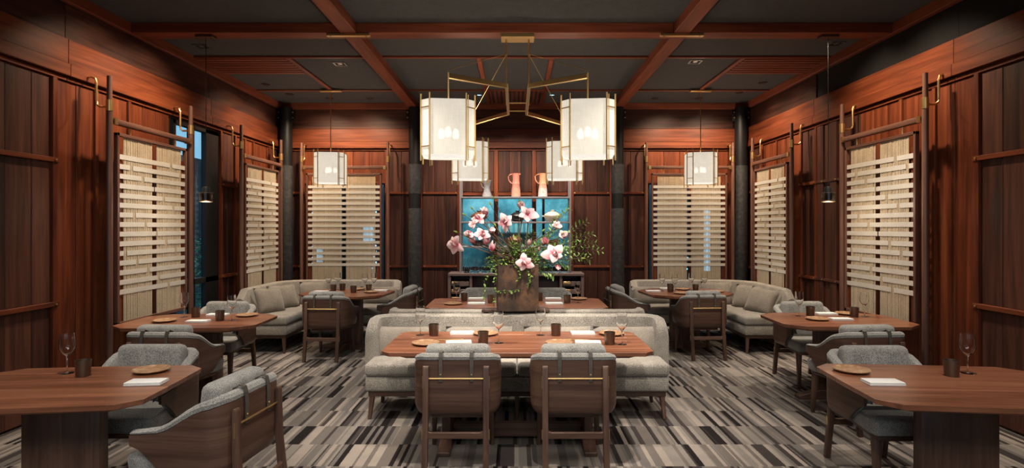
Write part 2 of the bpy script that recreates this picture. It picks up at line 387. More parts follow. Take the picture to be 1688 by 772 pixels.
hf = [(-3.4, -.2, .5, 3.0), (.2, 3.4, .5, 3.0)]  # openings invented to let in soft frontal fill
wf = struct(wall_grid([XL-.15, -3.4, -.2, .2, 3.4, XR+.15], [0, .5, 3.0, ZC], hf, lambda u, z, k: (u, YF-.1+k*.1, z)).obj('wall_front', 'panel_z'))

# ---- back wall boarding
def boards(parent, x0, x1, z0, z1, n, mat, y0=YB, th=.02, seed=None):
    """vertical planks between x0 and x1 with thin recessed joints"""
    wd = (x1-x0)/n
    for i in range(n):
        dy = random.uniform(-.002, .002)
        span('plank', (x0+i*wd+.002, y0+dy, z0), (x0+(i+1)*wd-.002, y0+th+dy, z1), mat, parent)
bays = ((XL+.02, -1.78), (-1.5, 1.52), (1.80, XR-.02))
for x0, x1 in ((XL, -1.70), (-1.70, 1.70), (1.70, XR)):
    span('plank', (x0+.003, YB-.005, 3.255), (x1-.003, YB+.02, 3.58), 'panel_x', wb)
    span('plank', (x0+.003, YB-.035, 3.035), (x1-.003, YB+.02, 3.25), 'cedar_x', wb)
    span('plank', (x0+.003, YB-.055, 2.925), (x1-.003, YB+.02, 3.030), 'cedar_x', wb)
    span('batten', (x0+.003, YB-.02, 2.885), (x1-.003, YB+.02, 2.915), 'cedar_x', wb)
# left and right bays
for sgn, (a, b), (p0, p1) in ((-1, (XL, -1.70), (-3.54, -2.19)), (1, (1.70, XR), (2.22, 3.57))):
    for (u0, u1, n) in ((a+.01, p0-.06, 2), (p1+.06, b-.01, 2)):
        for z0, z1 in ((.02, .925), (.965, 2.155), (2.195, 2.88)):
            boards(wb, u0, u1, z0, z1, n, 'panel_z')
        for z in (.945, 2.175):
            span('batten', (u0, YB-.03, z-.02), (u1, YB+.02, z+.02), 'cedar_x', wb)
            for q in (u0+.03, u1-.03): MB().lathe([(.0, 0), (.009, .002), (.009, .008), (0, .01)], 8).obj('bolt', 'brass', wb, loc=(q, YB-.03, z), rot=(R(90), 0, 0))
    for u in (p0-.03, p1+.03): span('post', (u-.03, YB-.03, .02), (u+.03, YB+.02, 2.885), 'cedar_z', wb)
    boards(wb, p0, p1, 2.375, 2.88, 5, 'cedar_z')
    span('batten', (p0, YB-.02, 2.34), (p1, YB+.02, 2.375), 'cedar_x', wb)
    boards(wb, p0, p1, .02, .38, 5, 'panel_z')
# centre bay
for (u0, u1) in ((-1.56, -.97), (.96, 1.58)):
    for z0, z1 in ((.02, .925), (.965, 2.155), (2.195, 2.88)): boards(wb, u0, u1, z0, z1, 3, 'panel_z')
    for z in (.945, 2.175):
        span('batten', (u0, YB-.03, z-.02), (u1, YB+.02, z+.02), 'cedar_x', wb)
        for q in (u0+.03, u1-.03): MB().lathe([(.0, 0), (.009, .002), (.009, .008), (0, .01)], 8).obj('bolt', 'brass', wb, loc=(q, YB-.03, z), rot=(R(90), 0, 0))
for u, hw in ((-1.59, .02), (-.95, .03), (.94, .03), (1.60, .02), (-.33, .035), (.31, .035)):
    span('post', (u-hw, YB-.035, .02), (u+hw, YB+.02, 2.885), 'cedar_z', wb)
for u0, u1, n in ((-.92, -.365, 3), (-.295, .275, 3), (.345, .91, 3)):
    boards(wb, u0, u1, 2.195, 2.88, n, 'panel_z')
    span('batten', (u0, YB-.025, 2.135), (u1, YB+.02, 2.185), 'cedar_x', wb)
boards(wb, -.92, .91, .02, .88, 6, 'panel_z')
# windows in the back wall
def window(n, x0, x1, z0, z1, gm, mull, frame_mat='black_steel'):
    o = thing('window_%d' % n, '', ''); del o['label'], o['category']; struct(o)
    t = .035
    for a, b in (((x0, z0), (x0+t, z1)), ((x1-t, z0), (x1, z1)), ((x0, z0), (x1, z0+t)), ((x0, z1-t), (x1, z1))):
        span('frame', (a[0], YB+.03, a[1]), (b[0], YB+.09, b[1]), frame_mat, o)
    xs = [x0+t]+list(mull)+[x1-t]
    for u in mull: span('mullion', (u-.02, YB+.03, z0+t), (u+.02, YB+.09, z1-t), frame_mat, o)
    for u0, u1 in zip(xs, xs[1:]): span('pane', (u0+.0, YB+.055, z0+t), (u1, YB+.063, z1-t), gm, o, .001)
    return o
window(1, -3.54, -2.19, .4, 2.36, 'dark_glass', (-2.90,))
window(2, -.93, .92, .9, 2.12, 'teal_glass', (-.33, .31, .47))
window(3, 2.22, 3.57, .4, 2.36, 'dark_glass', (2.86,))
# red-brown upright before the middle of each bay window
for u in (-2.82, 2.93): span('post', (u-.022, YB-.02, .4), (u+.022, YB+.02, 2.36), 'cedar_z', wb)

# ---- side wall boarding
def side(parent, X, sg, sections, yend):
    """sg = -1 for the left wall, +1 for the right; depth grows out of the room"""
    def bx(nm, y0, y1, z0, z1, pr, mat, bev=.003):
        return span(nm, (X-sg*pr, y0, z0), (X+sg*.02, y1, z1), mat, parent, bev)
    ys = [YF+.05, .2, 2.6, 5.0, 7.34, YB-.01]
    for y0, y1 in zip(ys, ys[1:]):
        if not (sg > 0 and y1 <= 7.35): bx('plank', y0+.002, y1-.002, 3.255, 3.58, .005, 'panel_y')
        else: bx('plank', y0, y1, 3.26, 3.58, -.012, 'dark_void')  # black strip standing in for the dark opening in this wall
        bx('plank', y0+.002, y1-.002, 3.035, 3.25, .035, 'cedar_y')
        bx('plank', y0+.002, y1-.002, 2.925, 3.03, .055, 'cedar_y')
        bx('batten', y0+.002, y1-.002, 2.885, 2.915, .02, 'cedar_y')
    for (y0, y1, kind) in sections:
        if kind == 'screen':      # cedar boards behind a woven screen
            n = max(2, round((y1-y0)/.24)); wd = (y1-y0)/n
            for i in range(n): bx('plank', y0+i*wd+.002, y0+(i+1)*wd-.002, .02, 2.88, random.uniform(-.002, .002), 'cedar_z')
            for i in (n//3, 2*n//3): bx('batten', y0+i*wd-.02, y0+i*wd+.02, .02, 2.88, .025, 'cedar_z')
        elif kind == 'panel':
            n = max(1, round((y1-y0)/.26)); wd = (y1-y0)/n
            for z0, z1 in ((.02, .925), (.965, 2.155), (2.195, 2.88)):
                for i in range(n): bx('plank', y0+i*wd+.002, y0+(i+1)*wd-.002, z0, z1, random.uniform(-.002, .002), 'panel_z')
            for z in (.945, 2.175):
                bx('batten', y0, y1, z-.02, z+.02, .035, 'cedar_y')
                for q in (y0+.04, y1-.04):
                    MB().lathe([(0, 0), (.010, .002), (.010, .010), (0, .012)], 8).obj('bolt', 'brass', parent, loc=(X-sg*.035, q, z), rot=(0, -sg*R(90), 0))
            for q in (y0+.03, y1-.03): bx('post', q-.025, q+.025, .02, 2.885, .025, 'cedar_z')
        elif kind == 'slats':
            n = round((y1-y0)/.15); wd = (y1-y0)/n
            for i in range(n): bx('plank', y0+i*wd+.004, y0+(i+1)*wd-.004, .02, 2.88, .02*(i % 2), 'panel_z')
            for z in (.945, 2.175):
                bx('batten', y0, y1, z-.015, z+.015, .03, 'panel_y')
                for i in range(1, n, 2):
                    MB().lathe([(0, 0), (.010, .002), (.010, .010), (0, .012)], 8).obj('bolt', 'brass', parent, loc=(X-sg*.03, y0+i*wd, z), rot=(0, -sg*R(90), 0))
side(wl, XL, -1, ((YF+.1, 1.2, 'panel'), (1.2, 3.2, 'panel'), (3.2, 4.9, 'panel'), (4.9, 6.50, 'screen'), (7.6, 8.05, 'panel'), (8.05, 9.1, 'screen'), (9.1, 9.58, 'panel')), YB)
side(wr, XR, 1, ((YF+.1, 1.2, 'panel'), (1.2, 3.2, 'panel'), (3.2, 4.8, 'panel'), (4.8, 6.40, 'screen'), (6.40, 7.3, 'slats'), (7.3, 7.75, 'panel'), (7.75, 8.9, 'screen'), (8.9, 9.58, 'panel')), YB)
# black steel window in the left wall
wn_ = thing('window_4', '', ''); del wn_['label'], wn_['category']; struct(wn_)
for (y0, y1, z0, z1) in ((6.55, 6.61, .1, 2.85), (7.24, 7.55, .1, 2.85), (6.92, 6.99, .1, 2.85), (6.55, 7.55, .1, .18), (6.55, 7.55, 2.80, 2.85), (6.55, 7.55, .90, .97)):
    span('frame', (XL-.04, y0, z0), (XL+.02, y1, z1), 'black_steel', wn_)
for (y0, y1, z0, z1) in ((6.61, 6.92, .97, 2.80), (6.99, 7.24, .97, 2.80), (6.61, 6.92, .18, .90), (6.99, 7.24, .18, .90)):
    span('pane', (XL-.03, y0, z0), (XL-.024, y1, z1), 'dark_glass', wn_, .001)
# unseen windows invented behind the camera so sky light fills from the front
for n, (x0, x1) in ((5, (-3.4, -.2)), (6, (.2, 3.4))):
    o = thing('window_%d' % n, '', ''); del o['label'], o['category']; struct(o)
    for (a0, a1, z0, z1) in ((x0, x0+.06, .5, 3), (x1-.06, x1, .5, 3), (x0, x1, .5, .56), (x0, x1, 2.94, 3), ((x0+x1)/2-.03, (x0+x1)/2+.03, .5, 3)):
        span('frame', (a0, YF-.09, z0), (a1, YF-.02, z1), 'black_steel', o)
    span('pane', (x0+.06, YF-.06, .56), (x1-.06, YF-.052, 2.94), 'clear_glass', o, .001)

# ---- ceiling timber
def ct(nm, a, b, mat, bev=.004): return span(nm, a, b, mat, ceil, bev)
for x0, x1 in ((-1.775, -1.617), (1.607, 1.765)): ct('beam', (x0, YF, 3.57), (x1, YB-.02, ZC), 'beam_y', .006)
ct('beam', (XL, 5.79, 3.575), (-1.775, 5.98, ZC), 'beam_x', .006); ct('beam', (-1.617, 5.79, 3.575), (1.607, 5.98, ZC), 'beam_x', .006); ct('beam', (1.765, 5.79, 3.575), (XR, 5.98, ZC), 'beam_x', .006)
ct('beam', (XL, 1.6, 3.575), (XR, 1.79, ZC), 'beam_x', .006)
# cornice round the room
struct(ct('cornice', (XL-.0, YB-.08, 3.58), (XR, YB+.02, ZC), 'beam_x', .006))
ct('cornice', (XL-.02, YF, 3.57), (XL+.05, YB-.08, ZC), 'beam_y', .006); ct('cornice', (XR-.05, YF, 3.57), (XR+.02, YB-.08, ZC), 'beam_y', .006)
cells = ((XL+.05, -1.775), (-1.617, 1.607), (1.765, XR-.05))
for x0, x1 in cells:
    for y in (6.93, 8.61): ct('batten', (x0, y-.02, ZC-.025), (x1, y+.02, ZC+.0), 'beam_x')
for x in (-2.77, 2.77): ct('batten', (x-.03, 6.95, ZC-.025), (x+.03, 8.59, ZC), 'beam_y')
for x in (-.45, .44): ct('batten', (x-.03, 6.95, ZC-.025), (x+.03, 9.5, ZC), 'beam_y')
for x0, x1 in ((XL+.05, -2.80), (2.80, XR-.05)):
    for i in range(7):
        y = 6.97+i*.098; ct('slat', (x0, y, ZC-.03), (x1, y+.075, ZC-.002), 'beam_x')
for i in range(13):
    x = -.40+i*.066; ct('slat', (x, 8.66, ZC-.035), (x+.036, 9.5, ZC-.002), 'beam_y')

# ---- round steel columns
def column(x, y, r_, label, wrap=True):
    t = thing('steel_column', label, 'column', (x, y, 0), 0, 'black steel columns')
    if wrap:
        MB().lathe([(r_, 0), (r_, .62)], 28).obj('shaft', 'black_steel', t, smooth=True)
        MB().lathe([(r_+.004, .62), (r_+.006, .63), (r_+.006, 1.90), (r_+.004, 1.91)], 28).obj('wrapping', 'column_wrap', t, smooth=True)
        MB().lathe([(r_, 1.91), (r_, 2.15)], 28).obj('shaft', 'black_steel', t, smooth=True)
        MB().lathe([(r_+.004, 2.15), (r_+.006, 2.16), (r_+.006, 2.62), (r_+.004, 2.63)], 28).obj('wrapping', 'column_wrap', t, smooth=True)
        MB().lathe([(r_, 2.63), (r_, 3.57)], 28).obj('shaft', 'black_steel', t, smooth=True)
    else:
        MB().lathe([(r_, 0), (r_, 3.57)], 28).obj('shaft', 'black_steel', t, smooth=True)
        MB().lathe([(r_+.004, .6), (r_+.006, .61), (r_+.006, 2.6), (r_+.004, 2.61)], 28).obj('wrapping', 'column_wrap', t, smooth=True)
    for sx in (-1, 1):
        for z in (3.40, 3.49): MB().lathe([(0, 0), (.012, .002), (.012, .012), (0, .014)], 8).obj('bolt', 'brass', t, loc=(sx*(r_+.018), -.02, z), rot=(R(90), 0, 0))
        MB().box((sx*r_*.7, -.012, 3.35), (sx*(r_+.045), .012, 3.54)).obj('fin_plate', 'black_steel', t)
column(-1.655, 9.38, .10, 'black round column left of the shelf niche')
column(1.675, 9.38, .10, 'black round column right of the shelf niche')
column(-3.78, 9.40, .10, 'black round column in the left room corner', False)
column(3.71, 9.40, .10, 'black round column in the right room corner', False)

# ------------------------------------------------------------------ outside
struct(MB().box((-40, -30, -.3), (40, 40, -.1)).obj('ground', 'street_dark'))
# lit room through the middle window; dark boxes added to keep bays dim
struct(MB().box((-1.75, 11.6, 0), (1.75, 11.7, 4.2)).obj('wall_beyond', 'teal_wall'))
for x0, x1, nm in ((-4.3, -1.75, 'wall_blackout_left'), (1.75, 4.3, 'wall_blackout_right')):
    struct(MB().box((x0, 11.5, -.1), (x1, 11.6, 4)).box((x0, 9.8, 3.9), (x1, 11.5, 4)).box((x0, 9.8, -.1), (x0+.06, 11.5, 3.9)).box((x1-.06, 9.8, -.1), (x1, 11.5, 3.9)).obj(nm, 'street_dark'))
for (px, pz, wd, hh, lab) in ((-2.52, 1.45, .20, .34, 'pale blue window pane far behind the left bay screen'), (-3.35, 1.05, .12, .3, 'narrow pale blue pane far behind the left bay screen'), (3.28, 1.35, .12, 1.25, 'tall pale blue pane far behind the right bay screen')):
    t = thing('far_window', lab, 'window', (px*1.17, 11.44, pz-hh/2))
    MB().box((-wd/2-.03, -.0, -.03), (wd/2+.03, .05, hh+.03)).obj('frame', 'black_steel', t)
    MB().box((-wd/2, -.012, 0), (wd/2, -.002, hh)).obj('pane', 'far_light', t)
def bulbs(x, z, n, lab, grp):
    t = thing('string_light', lab, 'string light', (x, 11.2, z))
    pts = [(random.uniform(-.06, .06), random.uniform(-.05, .05), -i*.11) for i in range(n)]
    MB().tube(pts, .004, 5).obj('wire', 'black_steel', t)
    for p in pts: MB().lathe([(0, -.02), (.018, -.008), (.018, .008), (0, .02)], 8).obj('bulb', 'far_light', t, loc=p, smooth=True)
bulbs(-4.0, 2.1, 13, 'string of tiny blue-white bulbs at the left behind the left bay screen', 0)
bulbs(-2.75, 1.9, 11, 'string of tiny blue-white bulbs at the right behind the left bay screen', 0)
bulbs(3.35, 1.0, 4, 'short string of tiny bulbs low behind the right bay screen', 0)
for x in (-2.95, 3.0): area('fill_bays', (x, 10.6, 3.8), (0, 0, 0), 1.6, .5, 70, (.66, .88, 1))  # unseen bluish fill added to brighten what shows through the bay windows
area('fill_beyond', (0, 10.9, 3.6), (R(-20), 0, 0), 2.6, .5, 90, (.72, .92, 1))  # unseen cool fill added to brighten the view through the niche window
# clutter on shelves in the lit room beyond
for i, (x, z) in enumerate(((-.1, 1.6), (-.1, 1.25))):
    t = thing('rack_of_bottles', ('upper' if i == 0 else 'lower')+' rack of pale bottles in the blue room beyond the niche', 'rack', (x, 11.5, z-.1))
    MB().box((-.5, -.1, -.03), (.5, .1, 0)).obj('board', 'shelf_steel', t)
    for k in range(9): MB().lathe([(0, 0), (.03, 0), (.03, .14), (.012, .18), (.012, .23), (0, .23)], 8).obj('bottle', 'ceramic_white', t, loc=(-.44+k*.11, 0, 0), smooth=True)
# street: dark house across the road and a shrub under the window
struct(MB().box((-9.4, 3, -.1), (-9, 25, 3.55)).obj('wall_street', 'street_dark'))
t = thing('shrub', 'green leafy shrub outside the black steel window', 'shrub', (-5.6, 9.9, -.1))
MB().tube([(0, 0, 0), (.02, 0, .5), (0, .03, 1.0)], [.03, .025, .015], 8).obj('stem', 'bark', t)
mb = MB()
for i in range(1500):
    p = Vector((random.uniform(-.5, .5), random.uniform(-.8, .8), random.uniform(.2, 1.55))); a = random.uniform(0, 6.28); l = random.uniform(.05, .09)
    d = Vector((math.cos(a), math.sin(a), random.uniform(-.5, .8)))*l; s_ = Vector((-math.sin(a), math.cos(a), random.uniform(-.3, .3)))*l*.35
    mb.add([p, p+d*.5+s_, p+d, p+d*.5-s_], [(0, 1, 2, 3)])
stuff(mb.obj('leaves', 'shrub', t))

# ------------------------------------------------------------------ woven screens
def screen(loc, rz, W, label, pat):
    """local: x along the wall, -y into the room, z up; origin at floor by the left post"""
    t = thing('woven_screen', label, 'screen', loc, rz, 'woven hanging screens')
    for x in (0, W):
        p = MB().lathe([(.027, 0), (.027, 2.72), (.024, 2.74), (.021, 2.98), (.0, 2.985)], 14).obj('post', 'rod_z', t, smooth=True, loc=(x, 0, 0))
        MB().lathe([(.030, 2.66), (.030, 2.76)], 14).obj('collar', 'brass', p, smooth=True)
        br = MB().tube([(x, .0, 2.70), (x, .09, 2.70), (x, .115, 2.72), (x, .12, 2.76), (x, .12, 2.92), (x, .13, 2.955), (x, .16, 2.97), (x, .27, 2.97)], .011, 8)
        br.obj('bracket', 'brass', t)
        MB().box((x-.09, .255, 2.955), (x+.09, .275, 2.995)).obj('wall_plate', 'brass', t, (.004, 1))
    # rail carrying the frame
    MB().box((.03, -.03, 2.55), (W-.03, .03, 2.60)).obj('hanging_rail', 'rod_x', t, (.008, 2))
    for x in (.05, W-.05): MB().box((x-.02, -.034, 2.545), (x+.02, .034, 2.605)).obj('rail_cap', 'brass', t)
    x0, x1, z0, z1 = .08, W-.10, .68, 2.48
    for x in (x0+.2, x1-.2): MB().tube([(x, 0, 2.55), (x, 0, 2.47)], .008, 8).obj('hook', 'brass', t)
    for a, b in ((x0, x0+.03), (x1-.03, x1)): MB().box((a, -.02, z0), (b, .02, z1)).obj('frame_stile', 'rod_z', t, (.003, 1))
    MB().box((x0, -.02, z1-.03), (x1, .02, z1)).obj('frame_rail', 'rod_x', t, (.003, 1)); MB().box((x0, -.02, z0), (x1, .02, z0+.035)).obj('frame_rail', 'rod_x', t, (.003, 1))
    # inner uprights with notched steps
    for a in (x0+.035, x1-.085): MB().box((a, .0, z0+.03), (a+.05, .015, z1-.14)).obj('inner_stile', 'cedar_z', t, (.003, 1))
    # two sheets of warp threads
    mid = (x0+x1)/2; g = .035
    for k, (a, b) in enumerate(((x0+.10, mid-g), (mid+g, x1-.10))):
        n = int((b-a)/.0088); mb = MB(); st = (b-a)/n
        for i in range(n):
            xa = a+i*st+random.uniform(-.0008, .0008); wd = st*random.uniform(.60, .80); yy = random.uniform(-.002, .002)
            mb.box((xa, -.006+yy, z0+.03), (xa+wd, -.003+yy, z1-.03))
        stuff(mb.obj('warp_threads', 'thread', t))
    # woven bands
    nb = 15
    me = None
    for i in range(nb):
        z = 2.26-i*.0905
        if pat == 'straight':
            if me is None: me = MB().box((x0+.015, -.0102, -.022), (x1-.015, -.0085, .022)).mesh('band')
            put('band', me, 'band', t, (0, 0, z))
        else:
            mb = MB(); n = 26; st = (x1-x0-.03)/n
            for k in range(n):
                over = (k*3+i*7) % 19 != 0 or k < 2 or k > 23
                y = -.0102 if over else .0
                mb.box((x0+.015+k*st, y, z-.023), (x0+.015+(k+1)*st, y+.0017, z+.023))
            mb.obj('band', 'band', t)
    return t
screen((-3.49, 9.30, 0), 0, 1.41, 'woven screen with straight pale bands in the left back-wall bay', 'straight')
screen((2.13, 9.30, 0), 0, 1.41, 'woven screen with straight pale bands in the right back-wall bay', 'straight')
screen((-3.70, 7.70, 0), R(90), 1.30, 'basket-woven screen on the left wall between black window and corner', 'weave')
screen((-3.70, 5.20, 0), R(90), 1.30, 'basket-woven screen on the left wall at the near side of the black window', 'weave')
screen((3.66, 8.82, 0), R(-90), 1.25, 'basket-woven screen on the right wall beside the right room corner', 'weave')
screen((3.66, 6.40, 0), R(-90), 1.30, 'basket-woven screen on the right wall near the right foreground tables', 'weave')

# ------------------------------------------------------------------ lanterns
def point(parent, loc, p, col, r_=.08):
    d = bpy.data.lights.new('lantern_light', 'POINT'); d.energy = p; d.color = col; d.shadow_soft_size = r_
    o = bpy.data.objects.new('lantern_light', d); C.objects.link(o); o.location = loc; o.parent = parent
def lantern(t, zc, rot=0, sub=None):
    """parts of a brass-caged linen lantern hung under thing t, centred at zc (local); square with cut corners"""
    P = sub if sub is not None else t
    W_, ch, H = .217, .072, .222
    pts = [(-W_+ch, -W_), (W_-ch, -W_), (W_, -W_+ch), (W_, W_-ch), (W_-ch, W_), (-W_+ch, W_), (-W_, W_-ch), (-W_, -W_+ch)]
    ca, sa = math.cos(rot), math.sin(rot)
    pts = [(x*ca-y*sa, x*sa+y*ca) for x, y in pts]
    for i in range(8):
        a = Vector((*pts[i], 0)); b = Vector((*pts[(i+1) % 8], 0)); nrm = Vector((b.y-a.y, a.x-b.x, 0)).normalized()
        q = -nrm*.008
        v = [a+q+Vector((0, 0, zc-H)), b+q+Vector((0, 0, zc-H)), b+q+Vector((0, 0, zc+H)), a+q+Vector((0, 0, zc+H))]
        v2 = [x-nrm*.003 for x in v]
        MB().add(v+v2, [(0, 1, 2, 3), (7, 6, 5, 4), (0, 4, 5, 1), (1, 5, 6, 2), (2, 6, 7, 3), (3, 7, 4, 0)]).obj('shade_panel', 'linen_shade', P)
        MB().tube([(a.x, a.y, zc-H-.045), (a.x, a.y, zc+H+.045)], .0072, 8).obj('cage_rod', 'brass', P, smooth=True)
        if i % 2:
            for z in (zc-H+.065, zc+H-.065): MB().beam((a.x, a.y, z), (b.x, b.y, z), .008, .008).obj('cage_bar', 'brass', P)
            c = (a+b)/2
            MB().tube([(a.x*.9+b.x*.1+nrm.x*.012, a.y*.9+b.y*.1+nrm.y*.012, zc-H-.05), (a.x*.9+b.x*.1+nrm.x*.012, a.y*.9+b.y*.1+nrm.y*.012, zc+H+.03)], .004, 6).obj('cage_rod', 'brass', P, smooth=True)
    lo = [(x*.93, y*.93) for x, y in pts]
    MB().prism(lo, zc-H+.012, zc-H+.016).obj('diffuser', 'linen_inner', P)
    MB().beam((pts[7][0]*.95, pts[7][1]*.95, zc+H-.02), (pts[3][0]*.95, pts[3][1]*.95, zc+H-.02), .012, .012).beam((pts[1][0]*.95, pts[1][1]*.95, zc+H-.02), (pts[5][0]*.95, pts[5][1]*.95, zc+H-.02), .012, .012).obj('spider', 'brass', P)
    point(P, (0, 0, zc+.10), 11, (1, .86, .68), .05)
    for k in range(3):
        a = rot+.5+k*2*PI/3
        MB().lathe([(0, -.045), (.02, -.04), (.03, -.01), (.022, .02), (.012, .04), (0, .042)], 12).obj('bulb', 'bulb', P, smooth=True, loc=(.07*math.cos(a), .07*math.sin(a), zc-.02))
for x, lab in ((-2.77, 'linen lantern pendant hanging before the left back-wall screen'), (2.77, 'linen lantern pendant hanging before the right back-wall screen')):
    t = thing('lantern_pendant', lab, 'pendant lamp', (x, 8.55, 0), 0, 'linen lantern pendants')
    lantern(t, 2.48, R(8) if x < 0 else R(-8))
    MB().tube([(0, 0, 2.69), (0, 0, 3.64)], .007, 8).obj('hanging_rod', 'brass', t, smooth=True)
    MB().box((-.16, -.035, 3.63), (.16, .035, 3.655)).obj('canopy', 'brass', t, (.004, 1))
# chandelier
ch = thing('chandelier', 'brass chandelier with angular arms carrying four linen lanterns', 'chandelier', (.02, 5.88, 0))
MB().box((-.17, -.085, 3.535), (.17, .10, 3.60)).obj('canopy', 'brass', ch, (.004, 1))
ZA = 2.86
for s_ in (-1, 1):
    MB().tube([(s_*.115, 0, ZA), (s_*.115, 0, 3.54)], .0095, 10).obj('down_rod', 'brass', ch, smooth=True)
    MB().lathe([(.014, 3.37), (.017, 3.385), (.014, 3.40)], 10).obj('rod_collar', 'brass', ch, smooth=True, loc=(s_*.115, 0, 0))
    for (a, b, nm) in (((.58, -1.13), (.10, -.80), 'arm'), ((.10, -.80), (.10, .42), 'spine'), ((.10, .42), (.58, 1.10), 'arm')):
        MB().beam((s_*a[0], a[1], ZA), (s_*b[0], b[1], ZA), .028, .042).obj(nm, 'brass', ch, (.003, 1))
    for yy in (-1.13, 1.10):
        nd = bpy.data.objects.new('lantern', None); C.objects.link(nd); nd.parent = ch; nd.location = (s_*.58, yy, 0)
        lantern(ch, 2.405, R(6)*(-s_), nd)
        MB().tube([(0, 0, 2.56), (0, 0, ZA+.03)], .0085, 8).obj('stem', 'brass', nd, smooth=True)
        MB().tube([(s_*.115, 0, 3.385), (s_*.58, yy, ZA+.05)], .003, 6).obj('stay_wire', 'brass', ch)
for yy in (-.1, .30): MB().tube([(-.10, yy, ZA), (.10, yy, ZA)], .008, 8).obj('cross_rod', 'brass', ch, smooth=True)
# brass plates on the beam crossings
for x, lab in ((-1.70, 'brass plate under the left ceiling beam crossing'), (1.69, 'brass plate under the right ceiling beam crossing')):
    o = thing('brass_plate', lab, 'plate', (x, 5.80, 3.555), 0, 'beam plates')
    MB().box((-.22, -.02, -.012), (.22, .03, .014)).obj('bar', 'brass', o, (.003, 1))
    for q in (-.18, .18): MB().lathe([(0, -.016), (.01, -.014), (.01, -.010), (0, -.010)], 8).obj('screw', 'bronze', o, loc=(q, 0, 0))
# small bronze pendants
for x, lab in ((-3.19, 'small bronze pendant lamp on a black cord before the black window'), (3.22, 'small bronze pendant lamp on a black cord before the right wall')):
    t = thing('cord_pendant', lab, 'pendant lamp', (x, 5.88, 0), 0, 'small bronze pendants')
    MB().box((-.09, -.05, 3.545), (.09, .05, 3.575)).obj('canopy', 'bronze', t, (.004, 1))
    MB().tube([(0, 0, 2.02), (0, 0, 3.55)], .004, 6).obj('cord', 'black_steel', t)
    MB().lathe([(0, 1.93), (.036, 1.93), (.036, 2.0), (.03, 2.018), (0, 2.022)], 18).obj('cap', 'black_steel', t, smooth=True)
    MB().lathe([(.062, 1.865), (.062, 1.955), (.058, 1.955), (.058, 1.865)], 24, close=True).obj('shade', 'smoke_glass', t, smooth=True)
    MB().lathe([(.050, 1.872), (.050, 1.95), (.046, 1.95), (.046, 1.872)], 24, close=True).obj('reflector', 'bronze', t, smooth=True)
    MB().lathe([(0, 1.878), (.03, 1.878), (.034, 1.90), (.02, 1.93), (0, 1.93)], 14).obj('bulb', 'lamp_glow', t, smooth=True)
    for z in (1.865, 1.955): MB().lathe([(.059, z-.003), (.064, z-.003), (.064, z+.003), (.059, z+.003)], 24, close=True).obj('ring', 'bronze', t)
    point(t, (0, 0, 1.85), 3, WARM, .03)
# recessed ceiling lights
def recessed(x, y, s_, square, lab, mat='lens_glow', lit=False):
    t = thing('recessed_light', lab, 'ceiling light', (x, y, ZC), 0, 'recessed ceiling lights')
    if square:
        MB().box((-s_, -s_, -.01), (s_, -s_+.012, 0)).box((-s_, s_-.012, -.01), (s_, s_, 0)).box((-s_, -s_, -.01), (-s_+.012, s_, 0)).box((s_-.012, -s_, -.01), (s_, s_, 0)).obj('trim_ring', 'steel_trim', t)
        MB().box((-s_+.012, -s_+.012, -.003), (s_-.012, s_-.012, -.001)).obj('baffle', 'dark_void', t)
        MB().lathe([(0, -.006), (.03, -.006), (.03, -.003), (0, -.003)], 14).obj('lens', 'steel_trim', t)
    else:
        MB().lathe([(s_*.75, -.008), (s_, -.008), (s_, 0), (s_*.75, 0)], 18, close=True).obj('trim_ring', 'bronze', t)
        MB().lathe([(0, -.004), (s_*.75, -.004), (s_*.75, -.002), (0, -.002)], 18).obj('lens', mat, t)
recessed(-2.23, 7.25, .075, True, 'square recessed ceiling light left of the left longitudinal beam')
recessed(2.25, 7.15, .075, True, 'square recessed ceiling light right of the right longitudinal beam')
recessed(-3.60, 6.55, .075, True, 'square recessed ceiling light beside the left wall')
recessed(3.62, 6.45, .075, True, 'square recessed ceiling light beside the right wall')
recessed(-3.63, 8.3, .06, False, 'round ceiling light before the left wall, nearer of the two', 'bronze'); recessed(-3.52, 8.9, .06, False, 'round ceiling light in the far left ceiling corner', 'bronze')
recessed(-3.0, 9.2, .06, False, 'round ceiling light above the left back-wall screen, left one', 'bronze'); recessed(-2.35, 9.2, .06, False, 'round ceiling light above the left back-wall screen, right one', 'bronze')
recessed(3.55, 8.2, .06, False, 'round ceiling light before the right wall, nearer of the two', 'bronze'); recessed(3.45, 8.8, .06, False, 'round ceiling light in the far right ceiling corner', 'bronze')
recessed(2.95, 9.2, .06, False, 'round ceiling light above the right back-wall screen, right one', 'bronze'); recessed(2.25, 9.2, .06, False, 'round ceiling light above the right back-wall screen, left one', 'bronze')
recessed(-.57, 8.95, .05, False, 'lit bluish ceiling light left of the slatted grille'); recessed(.57, 8.95, .05, False, 'lit bluish ceiling light right of the slatted grille')

# ------------------------------------------------------------------ armchair
def u_path(w_, yb, r_, yf, n_arc=7, n_arm=8, n_back=4):
    """U in plan open to +y: from the front of the left arm round the back; normals point inward"""
    P = []
    for i in range(n_arm): y = yf+(yb+r_-yf)*i/n_arm; P.append((-w_, y, 1, 0))
    for i in range(n_arc+1):
        a = PI+(PI/2)*i/n_arc; P.append((-w_+r_+r_*math.cos(a), yb+r_+r_*math.sin(a), -math.cos(a), -math.sin(a)))
    for i in range(1, n_back): P.append((-w_+r_+(2*w_-2*r_)*i/n_back, yb, 0, 1))
    for i in range(n_arc+1):
        a = 1.5*PI+(PI/2)*i/n_arc; P.append((w_-r_+r_*math.cos(a), yb+r_+r_*math.sin(a), -math.cos(a), -math.sin(a)))
    for i in range(1, n_arm+1): y = yb+r_+(yf-yb-r_)*i/n_arm; P.append((w_, y, -1, 0))
    return P
def sm(a, b, x): x = max(0, min(1, (x-a)/(b-a))); return x*x*(3-2*x)
